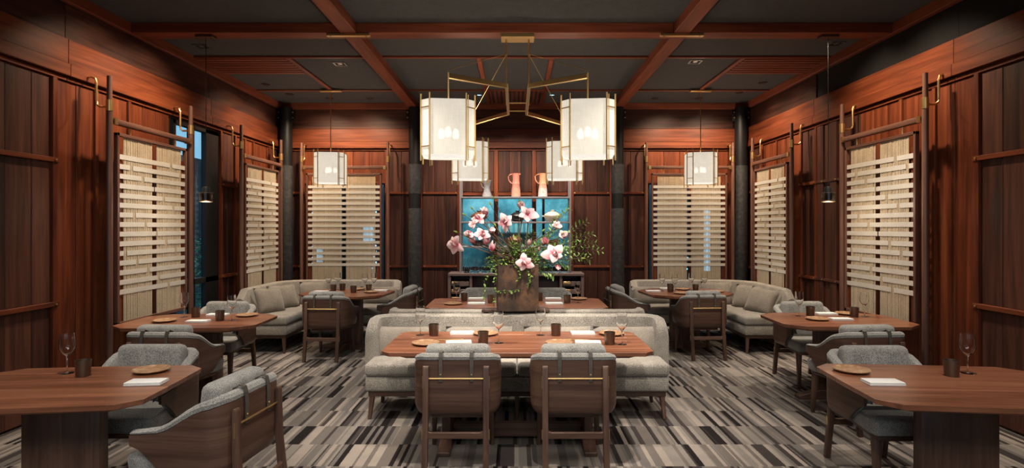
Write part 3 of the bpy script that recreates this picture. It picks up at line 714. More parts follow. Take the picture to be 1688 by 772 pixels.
def make_chair():
    t = thing('dining_armchair', '', 'chair', (0, 0, 0), 0, 'walnut shell dining armchairs')
    yb, yf, w_ = -.27, .22, .285
    P = u_path(w_, yb, .11, yf)
    zt = lambda y: .735-.02*sm(-.27, -.18, y)-.125*sm(-.20, .10, y)-.01*sm(.1, .22, y)
    zb = lambda y: .37+.16*sm(-.02, .22, y)*1.0
    def shell(i):
        y = P[i][1]; a, b = zb(y), zt(y); q = []
        for k in range(9):
            z = a+(b-a)*(k/8)**1.7; h = min(1, (z-.37)/.08); o = .05*(1-math.sqrt(max(0, 1-(1-h)**2))); q.append((o, z))
        return q+[(o+.016, z) for o, z in reversed(q)]
    MB().sweep(P, shell).obj('shell', 'walnut_h', t, smooth=True)
    P2 = u_path(w_, yb, .11, yf-.004)
    def pad(i):
        y = P2[i][1]; b = zt(y); rm = .044-.026*sm(-.1, .2, y); a = max(.40, zb(y)+.02)
        th = .075-.02*sm(-.05, .22, y)
        o = .012
        return [(.0175+o, a), (.0175, max(a+.002, .56 if b > .6 else a+.03)), (.0175, b-.002), (.003, b+.004), (.0, b+rm*.55), (.012, b+rm*.92), (.030, b+rm), (.052, b+rm*.85), (th-.006, b+rm*.2), (th, b-.04), (th, max(a+.004, .46)), (th-.01, a)]
    MB().sweep(P2, pad).obj('upholstery', 'grey_fabric', t, smooth=True)
    # seat: rounded, wider in front
    poly = [(-.20, -.22), (.20, -.22), (.235, .0), (.262, .20), (.25, .275), (-.25, .275), (-.262, .20), (-.235, .0)]
    MB().prism(poly, .365, .465, .04).obj('seat_cushion', 'grey_fabric', t, (.022, 3), True)
    MB().prism([(x*.86, y*.90+.012) for x, y in poly], .338, .366).obj('seat_frame', 'walnut_x', t, (.006, 2))
    put('back_pillow', rbox_mesh((.43, .11, .37), .04), 'grey_fabric', t, (0, -.135, .635), (R(6), 0, 0))
    for s_ in (-1, 1):
        p = MB(); x = s_*.195
        p.add([(x+dx, y, z) for z, y0, y1 in ((0, -.365, -.335), (.30, -.322, -.284), (.45, -.305, -.272), (.69, -.298, -.272), (.705, -.292, -.276)) for dx, y in ((-.019, y0), (.019, y0), (.019, y1), (-.019, y1))],
              [(0, 3, 2, 1), (16, 17, 18, 19)]+[(k*4+i, k*4+(i+1) % 4, k*4+4+(i+1) % 4, k*4+4+i) for k in range(4) for i in range(4)])
        lg = p.obj('leg', 'walnut_z', t, (.004, 2))
        MB().box((x+s_*.0175, -.318, .24), (x+s_*.0225, -.300, .30)).obj('brass_inlay', 'brass', lg)
        MB().box((x+s_*.0175, -.292, .56), (x+s_*.0215, -.284, .64)).obj('brass_inlay', 'brass', lg)
        MB().taper((s_*.215, .235, 0), (s_*.205, .205, .345), (.026, .028), (.042, .05)).obj('leg', 'walnut_z', t, (.004, 2))
        # leather strap over the back
        x = s_*.10; q = [(-.279, .60), (-.281, .70), (-.277, .76), (-.270, .785), (-.245, .792), (-.215, .775), (-.205, .74)]
        v = []; f = []
        for i, (y, z) in enumerate(q):
            y2, z2 = (y-.005, z) if i < 3 else (y-.003, z+.005)
            if i > 4: y2, z2 = y+.004, z+.004
            v += [(x-.012, y, z), (x+.012, y, z), (x+.012, y2, z2), (x-.012, y2, z2)]
        n = len(q); f = [(0, 1, 2, 3), tuple(range(4*n-1, 4*n-5, -1))]+[(k*4+i, k*4+(i+1) % 4, k*4+4+(i+1) % 4, k*4+4+i) for k in range(n-1) for i in range(4)]
        st = MB().add(v, f).obj('strap', 'leather', t)
        MB().lathe([(0, 0), (.006, .001), (.005, .004), (0, .005)], 8).obj('stud', 'brass', st, loc=(x, -.285, .648), rot=(R(90), 0, 0))
    MB().tube([(-.18, -.286, .622), (.18, -.286, .622)], .0055, 8).obj('brass_rod', 'brass', t, smooth=True)
    poly = [(-.18, .245), (.18, .245), (.18, .30), (.172, .29), (.155, .285), (-.155, .285), (-.172, .29), (-.18, .30)]
    mb = MB(); n = len(poly)
    mb.add([(x, -.320, z) for x, z in poly]+[(x, -.296, z) for x, z in poly], [tuple(range(n)), tuple(range(2*n-1, n-1, -1))]+[(i, n+i, n+(i+1) % n, (i+1) % n) for i in range(n)])
    mb.obj('stretcher', 'walnut_x', t, (.003, 1))
    return t
chair0 = make_chair()
CHAIRS = ((-.385, 3.97, 0, 'walnut armchair at the front centre table, left of the two showing their backs'),
    (.385, 3.97, 0, 'walnut armchair at the front centre table, right of the two showing their backs'),
    (-.44, 7.25, 180, 'armchair facing the viewer behind the flower planter, on its left'),
    (.44, 7.25, 180, 'armchair facing the viewer behind the flower planter, on its right'),
    (-2.30, 7.10, -2, 'armchair with its back to the viewer at the left corner banquette table'),
    (2.30, 7.18, 3, 'armchair with its back to the viewer at the right corner banquette table'),
    (-1.55, 7.62, 86, 'armchair seen from the side at the right of the left corner table'),
    (1.52, 7.72, -86, 'armchair seen from the side at the left of the right corner table'),
    (-3.04, 5.88, 180, 'armchair facing the viewer behind the left table by the black window'),
    (-2.80, 4.72, -3, 'armchair turned from the viewer at the left table by the black window'),
    (3.02, 5.88, 180, 'armchair facing the viewer behind the right table beside the cord pendant'),
    (2.80, 4.72, 4, 'armchair turned from the viewer at the right table under the cord pendant'),
    (-2.42, 3.66, 180, 'armchair facing the viewer behind the left foreground table'),
    (-1.64, 3.05, 83, 'large foreground armchair at the bottom left, seen from behind at an angle'),
    (2.36, 3.62, 180, 'armchair facing the viewer behind the right foreground table'))
for i, (x, y, a, lab) in enumerate(CHAIRS):
    if i == 0: chair0.location = (x, y, 0); chair0['label'] = lab
    else: dup(chair0, (x, y, 0), R(a), lab)

# ------------------------------------------------------------------ tables
def table(loc, rz, W, D, chf, label, base='beam'):
    t = thing('dining_table', label, 'table', (*loc, 0), rz, 'walnut dining tables')
    cx, cy = chf; w_, d_ = W/2, D/2
    poly = [(-w_+cx, -d_), (0, -d_-.012), (w_-cx, -d_), (w_-.004, -d_+cy), (w_, 0), (w_-.004, d_-cy), (w_-cx, d_), (0, d_+.012), (-w_+cx, d_), (-w_+.004, d_-cy), (-w_, 0), (-w_+.004, -d_+cy)]
    n = 6 if W > 1.5 else 5
    # top built of boards glued side by side along the table
    def clip(p, c0, c1):
        def half(p, s_, c):
            o = []
            for i in range(len(p)):
                a, b = p[i], p[(i+1) % len(p)]
                ia, ib = s_*(a[1]-c) >= 0, s_*(b[1]-c) >= 0
                if ia: o.append(a)
                if ia != ib: k = (c-a[1])/(b[1]-a[1]); o.append((a[0]+(b[0]-a[0])*k, c))
            return o
        return half(half(p, 1, c0), -1, c1)
    y0 = -d_-.012; st = (D+.024)/n
    for i in range(n):
        p = clip(poly, y0+i*st+.0006, y0+(i+1)*st-.0006)
        if len(p) > 2: MB().prism(p, .712, .74, .012).obj('top_board', 'table_x', t, (.0015, 1))
    MB().prism([(x*.90, y*.90) for x, y in poly], .690, .712, .03).obj('top_underside', 'table_x', t, (.004, 1))
    if base == 'beam':
        for s_ in (-1, 1):
            x = s_*W*.27
            MB().box((x-.03, -.20, .10), (x+.03, .20, .69)).obj('pedestal', 'walnut_z', t, (.006, 2))
            MB().add([(x+dx, y, z) for dx in (-.045, .045) for y, z in ((-.34, 0), (.34, 0), (.34, .03), (.16, .10), (-.16, .10), (-.34, .03))],
                     [(0, 1, 2, 3, 4, 5), (11, 10, 9, 8, 7, 6)]+[(i, 6+i, 6+(i+1) % 6, (i+1) % 6) for i in range(6)]).obj('foot', 'walnut_y', t, (.004, 1))
        MB().box((-W*.27+.03, -.03, .03), (W*.27-.03, .03, .13)).obj('stretcher', 'walnut_x', t, (.004, 1))
    else:
        MB().box((-.20, -.04, .09), (.20, .04, .69)).obj('pedestal', 'walnut_z', t, (.006, 2))
        for ax in (0, 1):
            v = [(-.36, 0), (.36, 0), (.36, .03), (.16, .09), (-.16, .09), (-.36, .03)]
            pts = [((u, d, z) if ax == 0 else (d, u, z)) for d in (-.045, .045) for u, z in v]
            MB().add(pts, [(0, 1, 2, 3, 4, 5), (11, 10, 9, 8, 7, 6)]+[(i, 6+i, 6+(i+1) % 6, (i+1) % 6) for i in range(6)]).obj('foot', 'walnut_x' if ax == 0 else 'walnut_y', t, (.004, 1))
    return t
table((.012, 4.31), 0, 1.90, .79, (.06, .05), 'long walnut table in the front centre between two armchairs and banquette')
table((.012, 6.50), 0, 1.98, .84, (.06, .05), 'long walnut table behind the flower planter', 'beam')
table((-2.22, 7.55), R(-6), 1.14, .92, (.24, .22), 'eight-sided walnut table in the left corner banquette', 'cross')
table((2.25, 7.60), R(6), 1.14, .92, (.24, .22), 'eight-sided walnut table in the right corner banquette', 'cross')
table((-2.92, 5.27), R(2), 1.24, .80, (.16, .14), 'walnut table at the left wall before the black window', 'cross')
table((2.99, 5.33), R(-2), 1.20, .80, (.16, .14), 'walnut table at the right wall under the cord pendant', 'cross')
table((-2.46, 3.12), R(5), 1.16, .80, (.10, .09), 'walnut table in the left foreground, cut by the frame', 'cross')
table((2.42, 3.14), R(-5), 1.20, .84, (.10, .09), 'walnut table in the right foreground, cut by the frame', 'cross')

# ------------------------------------------------------------------ banquettes
def back_prof(P, z0, z1, th, ends):
    """profile of a banquette back; it drops in a round at both ends"""
    m = len(P)
    d = [0]
    for a, b in zip(P, P[1:]): d.append(d[-1]+math.hypot(b[0]-a[0], b[1]-a[1]))
    tot = d[-1]
    def f(i):
        k = 1.0
        for e, dist in zip(ends, (d[i], tot-d[i])):
            if e and dist < e: q = 1-dist/e; k = min(k, math.sqrt(max(0, 1-q*q)))
        zt = z1-(1-k)*.12
        return [(.02, z0), (.0, z0+.10), (.0, zt-.06), (.012, zt-.018), (.045, zt), (th*.62, zt), (th*.9, zt-.02), (th, zt-.06), (th+.02, z0+.20), (th+.03, z0)]
    return f
def banquette(loc, rz, W, label):
    """straight banquette facing local +y... seat front at +y, origin at floor centre of its back"""
    t = thing('banquette', label, 'banquette', (*loc, 0), rz, 'grey banquettes')
    w_ = W/2; D = .62
    for a, b in ((-w_, .0), (.0, w_)):
        put('seat_cushion', rbox_mesh((b-a-.008, D-.10, .115), .035), 'sofa_fabric', t, ((a+b)/2, .10+(D-.10)/2+.005, .415))
    MB().box((-w_+.01, .06, .235), (w_-.01, D-.005, .36)).obj('seat_base', 'sofa_fabric', t, (.02, 3), True)
    MB().box((-w_+.03, .08, .19), (w_-.03, D-.03, .234)).obj('frame_rail', 'walnut_x', t, (.004, 1))
    P = u_path(w_+.06, .0, .20, .34, 9, 6, 8)
    MB().sweep(P, back_prof(P, .25, .80, .11, (.16, .16))).obj('backrest', 'sofa_fabric', t, smooth=True)
    for x in (-w_+.06, 0, w_-.06):
        for y in (.12, D-.06):
            ox = .02*(1 if x > 0 else -1 if x < 0 else 0); oy = .02 if y > .3 else 0
            MB().taper((x+ox, y+oy, 0), (x, y, .20), (.026, .028), (.042, .05)).obj('leg', 'walnut_z', t, (.004, 1))
    return t
banquette((.012, 5.34), PI, 2.54, 'straight grey banquette facing the viewer at the front centre table')
banquette((.012, 5.52), 0, 2.44, 'straight grey banquette turned away, behind the planter stand')
def corner_banquette(sg, x_side, label):
    """L-shaped banquette; sg -1 left corner, +1 right corner (mirrored in x)"""
    t = thing('corner_banquette', label, 'banquette', (0, 0, 0), 0, 'corner banquettes')
    xs, ye, yb, xe = 3.60, 7.18, 8.80, 1.78      # outer side, near end, back plane, inner end
    dp, r_ = .72, .50
    def mir(p): return [(sg*x, y) for x, y in p]
    def L_poly(o, dpt, ch):
        a, b, c, e = xs-o, yb-o, xs-dpt, yb-dpt
        arc = [(a-r_+r_*math.cos(q), b-r_+r_*math.sin(q)) for q in [PI/2*i/8 for i in range(9)]]
        inn = [(c-.0, e-.12), (c-.03, e-.04), (c-.12, e)]
        return [(c, ye+ch), (a, ye+ch)]+arc+[(xe+ch, b), (xe+ch, e)]+[(c-.14, e), (c-.04, e-.04), (c, e-.14)]
    MB().prism(mir(L_poly(.06, dp-.01, .015)), .235, .36).obj('seat_base', 'sofa_fabric', t, (.02, 2), True)
    MB().prism(mir(L_poly(.09, dp-.035, .05)), .19, .234).obj('frame_rail', 'walnut_x', t, (.004, 1))
    # two seat cushions meeting at the corner
    a, b, c, e = xs-.10, yb-.10, xs-dp, yb-dp
    arc = [(a-.4+.4*math.cos(q), b-.4+.4*math.sin(q)) for q in [PI/2*i/8 for i in range(9)]]
    MB().prism(mir([(c, ye), (a, ye), (a, yb-dp-.004), (c, yb-dp-.004)]), .362, .475).obj('seat_cushion', 'sofa_fabric', t, (.032, 3), True)
    MB().prism(mir([(xs-.10, yb-dp+.004)]+arc[1:]+[(xe, b), (xe, e)]), .362, .475).obj('seat_cushion', 'sofa_fabric', t, (.032, 3), True)
    # back: along the side wall, round the corner, along the back
    P = []
    y_s = ye+.14
    for i in range(9): y = y_s+(yb-r_-y_s)*i/8; P.append((xs, y, -1, 0))
    for i in range(1, 9): q = PI/2*i/8; P.append((xs-r_+r_*math.cos(q), yb-r_+r_*math.sin(q), -math.cos(q), -math.sin(q)))
    for i in range(1, 9): x = xs-r_+(xe+.12-xs+r_)*i/8; P.append((x, yb, 0, -1))
    for i in range(1, 6): q = PI/2*i/5; P.append((xe+.12-.18*math.sin(q), yb-.18+.18*math.cos(q), math.sin(q), -math.cos(q)))
    P.append((xe-.06, yb-.32, 1, 0))
    P = [(sg*x, y, sg*nx, ny) for x, y, nx, ny in P]
    MB().sweep(P, back_prof(P, .25, .80, .12, (.12, .14))).obj('backrest', 'sofa_fabric', t, smooth=True)
    for (x, y, dx, dy) in ((xs-.10, ye+.07, .01, -.02), (xs-dp+.06, ye+.07, -.01, -.02), (xs-.12, yb-.14, 0, 0), (xe+.1, yb-dp+.06, -.02, -.02), (xe+.1, yb-.1, -.02, 0), (xs-dp+.06, yb-dp+.06, 0, 0)):
        MB().taper((sg*(x+dx), y+dy, 0), (sg*x, y, .20), (.026, .026), (.045, .045)).obj('leg', 'walnut_z', t, (.004, 1))
    return t
corner_banquette(-1, XL, 'L-shaped grey corner banquette curving round the left room corner')
corner_banquette(1, XR, 'L-shaped grey corner banquette curving round the right room corner')

# ---- throw cushions
def pillow_mesh(w_, h_, t_):
    n = 10; mb = MB(); v = []
    for s_ in (1, -1):
        for j in range(n+1):
            for i in range(n+1):
                u, q = -1+2*i/n, -1+2*j/n
                k = ((1-u*u)*(1-q*q))**.42
                pin = 1-.07*(1-abs(u*q))*(abs(u)**4+abs(q)**4)/1.2
                v.append((u*w_/2*pin, s_*(t_/2*k+.004*math.sin(7*u+3*q)*k), q*h_/2*pin))
    N = (n+1)**2; f = []
    for j in range(n):
        for i in range(n):
            a = j*(n+1)+i; f.append((a, a+n+1, a+n+2, a+1)); f.append((N+a, N+a+1, N+a+n+2, N+a+n+1))
    me = mb.add(v, f).mesh('cushion', None, False)
    bm = bmesh.new(); bm.from_mesh(me); bmesh.ops.remove_doubles(bm, verts=bm.verts, dist=.0005); bmesh.ops.recalc_face_normals(bm, faces=bm.faces); bm.to_mesh(me); bm.free()
    me.polygons.foreach_set('use_smooth', [True]*len(me.polygons))
    return me
PM = pillow_mesh(.44, .36, .16); PW = pillow_mesh(.60, .27, .14)
def throw(x, y, z, rz, tilt, lab, me=PM, ry=0):
    o = put('throw_cushion', me, 'pillow_fabric', None, (x, y, z)); o.rotation_euler = (tilt, ry, rz); tag(o, lab, 'cushion', 'grey throw cushions'); return o
for sg, side_w in ((-1, 'left'), (1, 'right')):
    throw(sg*3.28, 7.62, .62, R(62)*-sg, R(-26), 'nearest of the throw cushions on the %s corner banquette, by its open end' % side_w, ry=R(6))
    throw(sg*3.26, 8.02, .62, R(56)*-sg, R(-24), 'middle throw cushion of the %s corner banquette, before the side wall screen' % side_w)
    throw(sg*2.96, 8.42, .625, R(14)*-sg, R(-20), 'throw cushion in the bend of the %s corner banquette' % side_w)
    throw(sg*2.02, 8.48, .59, R(0), R(-20), 'wide slumped throw cushion at the inner end of the %s corner banquette' % side_w, PW)
for x, nm in ((-.98, 'far left'), (-.34, 'inner left'), (.36, 'inner right'), (.98, 'far right')):
    throw(x+.012, 5.08, .585, 0, R(-20), 'low throw cushion on the front banquette, %s one behind the table' % nm, PW)

# ------------------------------------------------------------------ table ware
def lm(prof, n=20, close=False): return MB().lathe(prof, n, close=close).mesh('ware', None, True)
GLASS = lm([(0, 0), (.036, .0), (.036, .002), (.008, .006), (.0035, .012), (.0035, .095), (.008, .102), (.028, .125), (.040, .150), (.041, .165), (.034, .235), (.033, .235), (.039, .166), (.038, .152), (.027, .128), (.006, .107), (0, .105)], 20)
CUP = lm([(0, 0), (.034, 0), (.036, .004), (.041, .092), (.038, .092), (.033, .008), (0, .008)], 20)
PLATE = lm([(0, 0), (.06, 0), (.095, .010), (.102, .017), (.100, .019), (.09, .014), (.055, .006), (0, .006)], 28)
def napkin_mesh():
    mb = MB(); mb.box((-.095, -.05, 0), (.095, .05, .006)); mb.box((-.094, -.049, .0065), (.094, .050, .012)); mb.box((-.095, -.048, .0125), (.093, .049, .017))
    return mb.mesh('napkin', (.0025, 2), True)
NAPKIN = napkin_mesh()
KNIFE = MB().box((-.006, -.10, 0), (.006, -.01, .005)).box((-.008, -.01, .001), (.008, .10, .0035)).mesh('knife', (.001, 1))
BIG = lm([(0, 0), (.05, 0), (.085, .012), (.09, .022), (.086, .022), (.05, .006), (0, .006)], 24)
Z = .7405
def ware(kind, x, y, lab, rz=0):
    me, mat, cat, grp = {'wine_glass': (GLASS, 'stem_glass', 'wine glass', 'wine glasses on the tables'), 'bronze_cup': (CUP, 'bronze', 'cup', 'bronze cups on the tables'),
        'side_plate': (PLATE, 'plate_wood', 'plate', 'side plates on the tables'), 'folded_napkin': (NAPKIN, 'napkin_cloth', 'napkin', 'folded napkins on the tables'), 'table_knife': (KNIFE, 'brass', 'knife', 'table knives')}[kind]
    o = put(kind, me, mat, None, (x, y, Z)); o.rotation_euler = (0, 0, rz); tag(o, lab, cat, grp); return o
W1 = {'wine_glass': 'wine glass', 'bronze_cup': 'dark bronze cup', 'side_plate': 'brown side plate', 'folded_napkin': 'white folded napkin', 'table_knife': 'slim table knife'}
SET = {
 'the front centre table': [('wine_glass', -.76, 4.55, 'far left'), ('wine_glass', -.126, 4.24, 'near, behind the left armchair'), ('wine_glass', .198, 4.55, 'far right of middle'), ('wine_glass', .78, 4.19, 'near right end'),
   ('bronze_cup', -.65, 4.53, 'far left'), ('bronze_cup', -.24, 4.21, 'near, left of middle'), ('bronze_cup', .32, 4.53, 'far, right of middle'), ('bronze_cup', .69, 4.19, 'near right end'),
   ('side_plate', -.66, 4.19, 'near left end'), ('side_plate', -.24, 4.57, 'far, left of middle'), ('side_plate', .32, 4.20, 'near, right of middle'), ('side_plate', .77, 4.57, 'far right end'),
   ('folded_napkin', -.43, 4.60, 'far left place'), ('folded_napkin', -.42, 4.22, 'near left place'), ('folded_napkin', .54, 4.60, 'far right place'), ('folded_napkin', .535, 4.22, 'near right place'),
   ('table_knife', -.50, 4.36, 'left half'), ('table_knife', .46, 4.36, 'right half')],
 'the table behind the planter': [('wine_glass', -.675, 6.53, 'left'), ('wine_glass', .71, 6.50, 'right'), ('side_plate', -.70, 6.36, 'left'), ('side_plate', .75, 6.80, 'right'),
   ('bronze_cup', -.60, 6.66, 'outer left'), ('bronze_cup', -.28, 6.47, 'inner left'), ('bronze_cup', .28, 6.68, 'inner right'), ('bronze_cup', .585, 6.47, 'outer right'),
   ('folded_napkin', -.47, 6.83, 'far left'), ('folded_napkin', -.44, 6.40, 'near left'), ('folded_napkin', .45, 6.83, 'far right'), ('folded_napkin', .43, 6.40, 'near right')],
 'the left corner table': [('wine_glass', -2.53, 7.58, 'leftmost'), ('wine_glass', -2.45, 7.74, 'second from the left'), ('wine_glass', -2.05, 7.62, 'third from the left'), ('wine_glass', -1.94, 7.68, 'rightmost'),
   ('bronze_cup', -2.44, 7.50, 'leftmost'), ('bronze_cup', -2.36, 7.64, 'second from the left'), ('bronze_cup', -2.13, 7.36, 'third from the left'), ('bronze_cup', -1.97, 7.52, 'rightmost'),
   ('side_plate', -1.90, 7.38, 'right'), ('side_plate', -2.18, 7.72, 'far'), ('folded_napkin', -2.58, 7.44, 'left'), ('folded_napkin', -1.82, 7.57, 'right'), ('folded_napkin', -2.30, 7.10, 'near, half behind the chair')],
 'the right corner table': [('wine_glass', 1.98, 7.58, 'leftmost'), ('wine_glass', 2.13, 7.50, 'second from the left'), ('wine_glass', 2.40, 7.66, 'third from the left'), ('wine_glass', 2.56, 7.60, 'rightmost'),
   ('bronze_cup', 2.06, 7.44, 'leftmost'), ('bronze_cup', 2.10, 7.62, 'middle'), ('bronze_cup', 2.42, 7.54, 'rightmost'),
   ('side_plate', 2.30, 7.72, 'far'), ('side_plate', 2.66, 7.44, 'right'), ('side_plate', 2.14, 7.24, 'near, left of the chair back'), ('folded_napkin', 1.84, 7.50, 'left'), ('folded_napkin', 2.10, 7.80, 'far'), ('folded_napkin', 2.48, 7.28, 'right')],
 'the left table by the black window': [('wine_glass', -3.17, 5.46, 'left'), ('wine_glass', -2.62, 5.27, 'right'), ('bronze_cup', -3.06, 5.46, 'left'), ('bronze_cup', -2.73, 5.27, 'right'), ('side_plate', -2.60, 5.53, 'right'), ('folded_napkin', -2.88, 5.18, 'near'), ('folded_napkin', -2.90, 5.56, 'far'), ('side_plate', -3.20, 5.20, 'left')],
 'the right table under the cord pendant': [('wine_glass', 2.75, 5.54, 'left'), ('wine_glass', 3.36, 5.50, 'right'), ('bronze_cup', 2.86, 5.54, 'left'), ('bronze_cup', 3.25, 5.48, 'right'), ('side_plate', 2.80, 5.30, 'near'), ('side_plate', 3.26, 5.63, 'far'), ('folded_napkin', 3.06, 5.63, 'far'), ('folded_napkin', 3.02, 5.30, 'near')],
 'the left foreground table': [('side_plate', -2.17, 3.40, 'right'), ('folded_napkin', -2.03, 3.14, 'right'), ('bronze_cup', -2.50, 3.30, 'middle'), ('wine_glass', -2.64, 3.36, 'left')],
 'the right foreground table': [('side_plate', 2.00, 3.40, 'left'), ('folded_napkin', 2.02, 3.14, 'left'), ('bronze_cup', 2.52, 3.30, 'middle'), ('wine_glass', 2.66, 3.36, 'right')]}
for tb, items in SET.items():
    for kind, x, y, w_ in items:
        if 'corner table' in tb: y += .14
        ware(kind, x, y, '%s on %s, %s' % (W1[kind], tb, w_), R(random.uniform(-8, 8)) if kind != 'table_knife' else R(90+random.uniform(-10, 10)))

# ------------------------------------------------------------------ credenza and shelf niche
cz = thing('credenza', 'dark brown credenza with drawers and open shelves below the niche', 'credenza', (.005, 9.30, 0))
x0, x1, ya, yb_ = -1.085, 1.085, -.20, .24
def cp(nm, a, b, mat='credenza_finish', par=None, bev=.003): return MB().box(a, b).obj(nm, mat, par or cz, (bev, 1))
cp('top', (x0, ya-.01, .825), (x1, yb_, .865)); cp('bottom_panel', (x0+.045, ya, .16), (x1-.045, yb_, .20)); cp('back_panel', (x0, yb_-.02, .16), (x1, yb_, .825))
for a in (x0, x1-.045): cp('side_panel', (a, ya, 0), (a+.045, yb_, .825))
for a in (-.74, .70, -.02): cp('divider', (a, ya+.005, .20), (a+.04, yb_-.02, .825))
for a, b in ((-.70, -.02), (.02, .70)): cp('shelf', (a, ya+.01, .515), (b, yb_-.02, .54))
for a, b, hs in ((x0+.05, -.745, -1), (.745, x1-.05, 1)):
    for k in range(4):
        z = .66-k*.125
        d = cp('drawer', (a+.004, ya+.015, z), (b-.004, yb_-.04, z+.075), 'credenza_finish')
        hx = a+.04 if hs > 0 else a+.005
        MB().box((a+.01, ya+.0, z+.035), (a+.13, ya+.016, z+.072)).obj('pull', 'brass', d, (.002, 1))
# stacked plates and hanging glasses inside
for k, (x, n) in enumerate(((.20, 4), (.42, 3))):
    for i in range(n):
        o = put('stacked_plate', BIG, 'ceramic_brown', None, (x, 9.24, .5405+i*.018)); tag(o, '%s brown plate in the %s stack on the credenza shelf' % (('lowest', 'second lowest', 'third lowest', 'topmost')[i if i < n-1 else 3], 'left' if k == 0 else 'right'), 'plate', 'plates in the %s credenza stack' % ('left' if k == 0 else 'right'))
for k, nm in enumerate(('leftmost', 'second', 'third', 'rightmost')):
    o = put('goblet', GLASS, 'stem_glass', None, (-.60+k*.15, 9.24, .5405)); tag(o, '%s wine glass standing inside the open credenza' % nm, 'wine glass', 'glasses inside the credenza')
sh = thing('shelf_rack', 'grey steel shelf rack with three boards before the blue window', 'shelf', (0, 9.38, .866))
for x in (-.895, .885):
    for y in (-.13, .12): MB().box((x-.014, y-.014, 0), (x+.014, y+.014, 1.50)).obj('upright', 'shelf_steel', sh, (.002, 1))
for z in (.40, .80, 1.205): MB().box((-.905, -.145, z), (.895, .135, z+.028)).obj('board', 'shelf_steel', sh, (.003, 1))
SH = [.866+z+.0285 for z in (.40, .80, 1.205)]
def pot(name, loc, s_, mat, lab, lid=True, handles=True, knob='ceramic_black'):
    t = thing(name, lab, 'pot' if lid else 'bowl', loc)
    MB().lathe([(0, 0), (.07*s_, 0), (.10*s_, .02*s_), (.13*s_, .07*s_), (.135*s_, .10*s_), (.12*s_, .10*s_), (.09*s_, .02*s_), (0, .015*s_)], 24).obj('body', mat, t, smooth=True)
    if lid:
        MB().lathe([(.132*s_, .10*s_), (.12*s_, .125*s_), (.07*s_, .155*s_), (.03*s_, .165*s_), (0, .166*s_)], 24).obj('lid', mat, t, smooth=True)
        MB().lathe([(.025*s_, .163*s_), (.035*s_, .185*s_), (.032*s_, .192*s_), (0, .192*s_)], 14).obj('knob', mat, t, smooth=True)
    if handles:
        for q in (-1, 1): MB().cbox((q*.145*s_, 0, .09*s_), (.04*s_, .06*s_, .02*s_)).obj('handle', mat, t, (.006*s_, 2))
pot('clay_pot', (-.60, 9.37, SH[1]), .95, 'ceramic_brown', 'brown lidded clay pot on the middle niche board, left')
pot('clay_pot', (.03, 9.37, SH[1]), .95, 'ceramic_black', 'black lidded clay pot on the middle niche board, behind the magnolia')
pot('clay_pot', (.60, 9.37, SH[1]), 1.0, 'ceramic_white', 'white lidded clay pot on the middle niche board, right')
pot('clay_bowl', (-.62, 9.37, SH[0]), .9, 'ceramic_black', 'dark bowl on the lowest niche board, left', False, False)
pot('clay_bowl', (-.02, 9.37, SH[0]), 1.0, 'ceramic_brown', 'wide brown bowl with lid on the lowest niche board, middle', True, False)
pot('clay_bowl', (.60, 9.37, SH[0]), 1.0, 'plate_wood', 'wide tan bowl on the lowest niche board, right', False, False)
def jug(x, s_, mat, lab, squat=False):
    t = thing('ceramic_jug', lab, 'jug', (x, 9.37, SH[2]))
    if squat: prof = [(0, 0), (.075, 0), (.07, .03), (.048, .10), (.045, .14), (.055, .18), (.075, .245), (.072, .25), (.05, .19), (0, .19)]
    else: prof = [(0, 0), (.072, 0), (.068, .10), (.056, .19), (.060, .20), (.056, .21), (.050, .26), (.053, .32), (.062, .355), (.058, .357), (.046, .31), (0, .30)]
    MB().lathe([(r_*s_, z*s_) for r_, z in prof], 22).obj('body', mat, t, smooth=True)
    if not squat:
        MB().tube([(-.05*s_, 0, .345*s_), (-.09*s_, 0, .34*s_), (-.115*s_, 0, .31*s_), (-.11*s_, 0, .26*s_), (-.085*s_, 0, .22*s_), (-.05*s_, 0, .20*s_)], .008*s_, 8).obj('handle', mat, t, smooth=True)
        MB().cbox((.058*s_, 0, .345*s_), (.03*s_, .03*s_, .022*s_)).obj('spout', mat, t, (.006, 2))
    else:
        MB().tube([(-.06, 0, .24), (-.085, 0, .215), (-.08, 0, .17), (-.05, 0, .14)], .008, 8).obj('handle', mat, t, smooth=True)
        MB().tube([(-.05, 0, .235), (-.075, 0, .26), (-.09, 0, .25)], [.018, .014, .008], 8).obj('spout', mat, t, smooth=True)
jug(-.47, 1.08, 'silver_glaze', 'squat silver-grey jug on the top niche board, leftmost', True)
jug(.005, 1.08, 'pink_glaze', 'tall pink jug on the top niche board, in the middle')
jug(.445, 1.08, 'peach_glaze', 'tall peach and white jug on the top niche board, rightmost')
# carafes and glasses on the credenza
CAR = {'tall': [(0, 0), (.042, 0), (.045, .01), (.045, .11), (.018, .16), (.018, .20), (.032, .23), (.030, .23), (.016, .20), (.016, .16), (.042, .11), (.042, .012), (0, .012)],
       'round': [(0, 0), (.06, 0), (.082, .03), (.085, .07), (.06, .12), (.028, .15), (.026, .20), (.036, .24), (.034, .24), (.024, .20), (.026, .15), (.058, .118), (.08, .07), (.078, .03), (0, .012)]}
for x, k, lab in ((-.79, 'tall', 'slim clear carafe on the credenza, leftmost'), (-.66, 'round', 'round clear decanter on the credenza, second from the left'), (-.48, 'round', 'round clear decanter on the credenza, third from the left'), (-.33, 'tall', 'slim clear carafe on the credenza beside the planter')):
    o = MB().lathe(CAR[k], 24).obj('carafe', 'stem_glass', None, smooth=True, loc=(x, 9.20, .8655)); tag(o, lab, 'carafe', 'carafes on the credenza')
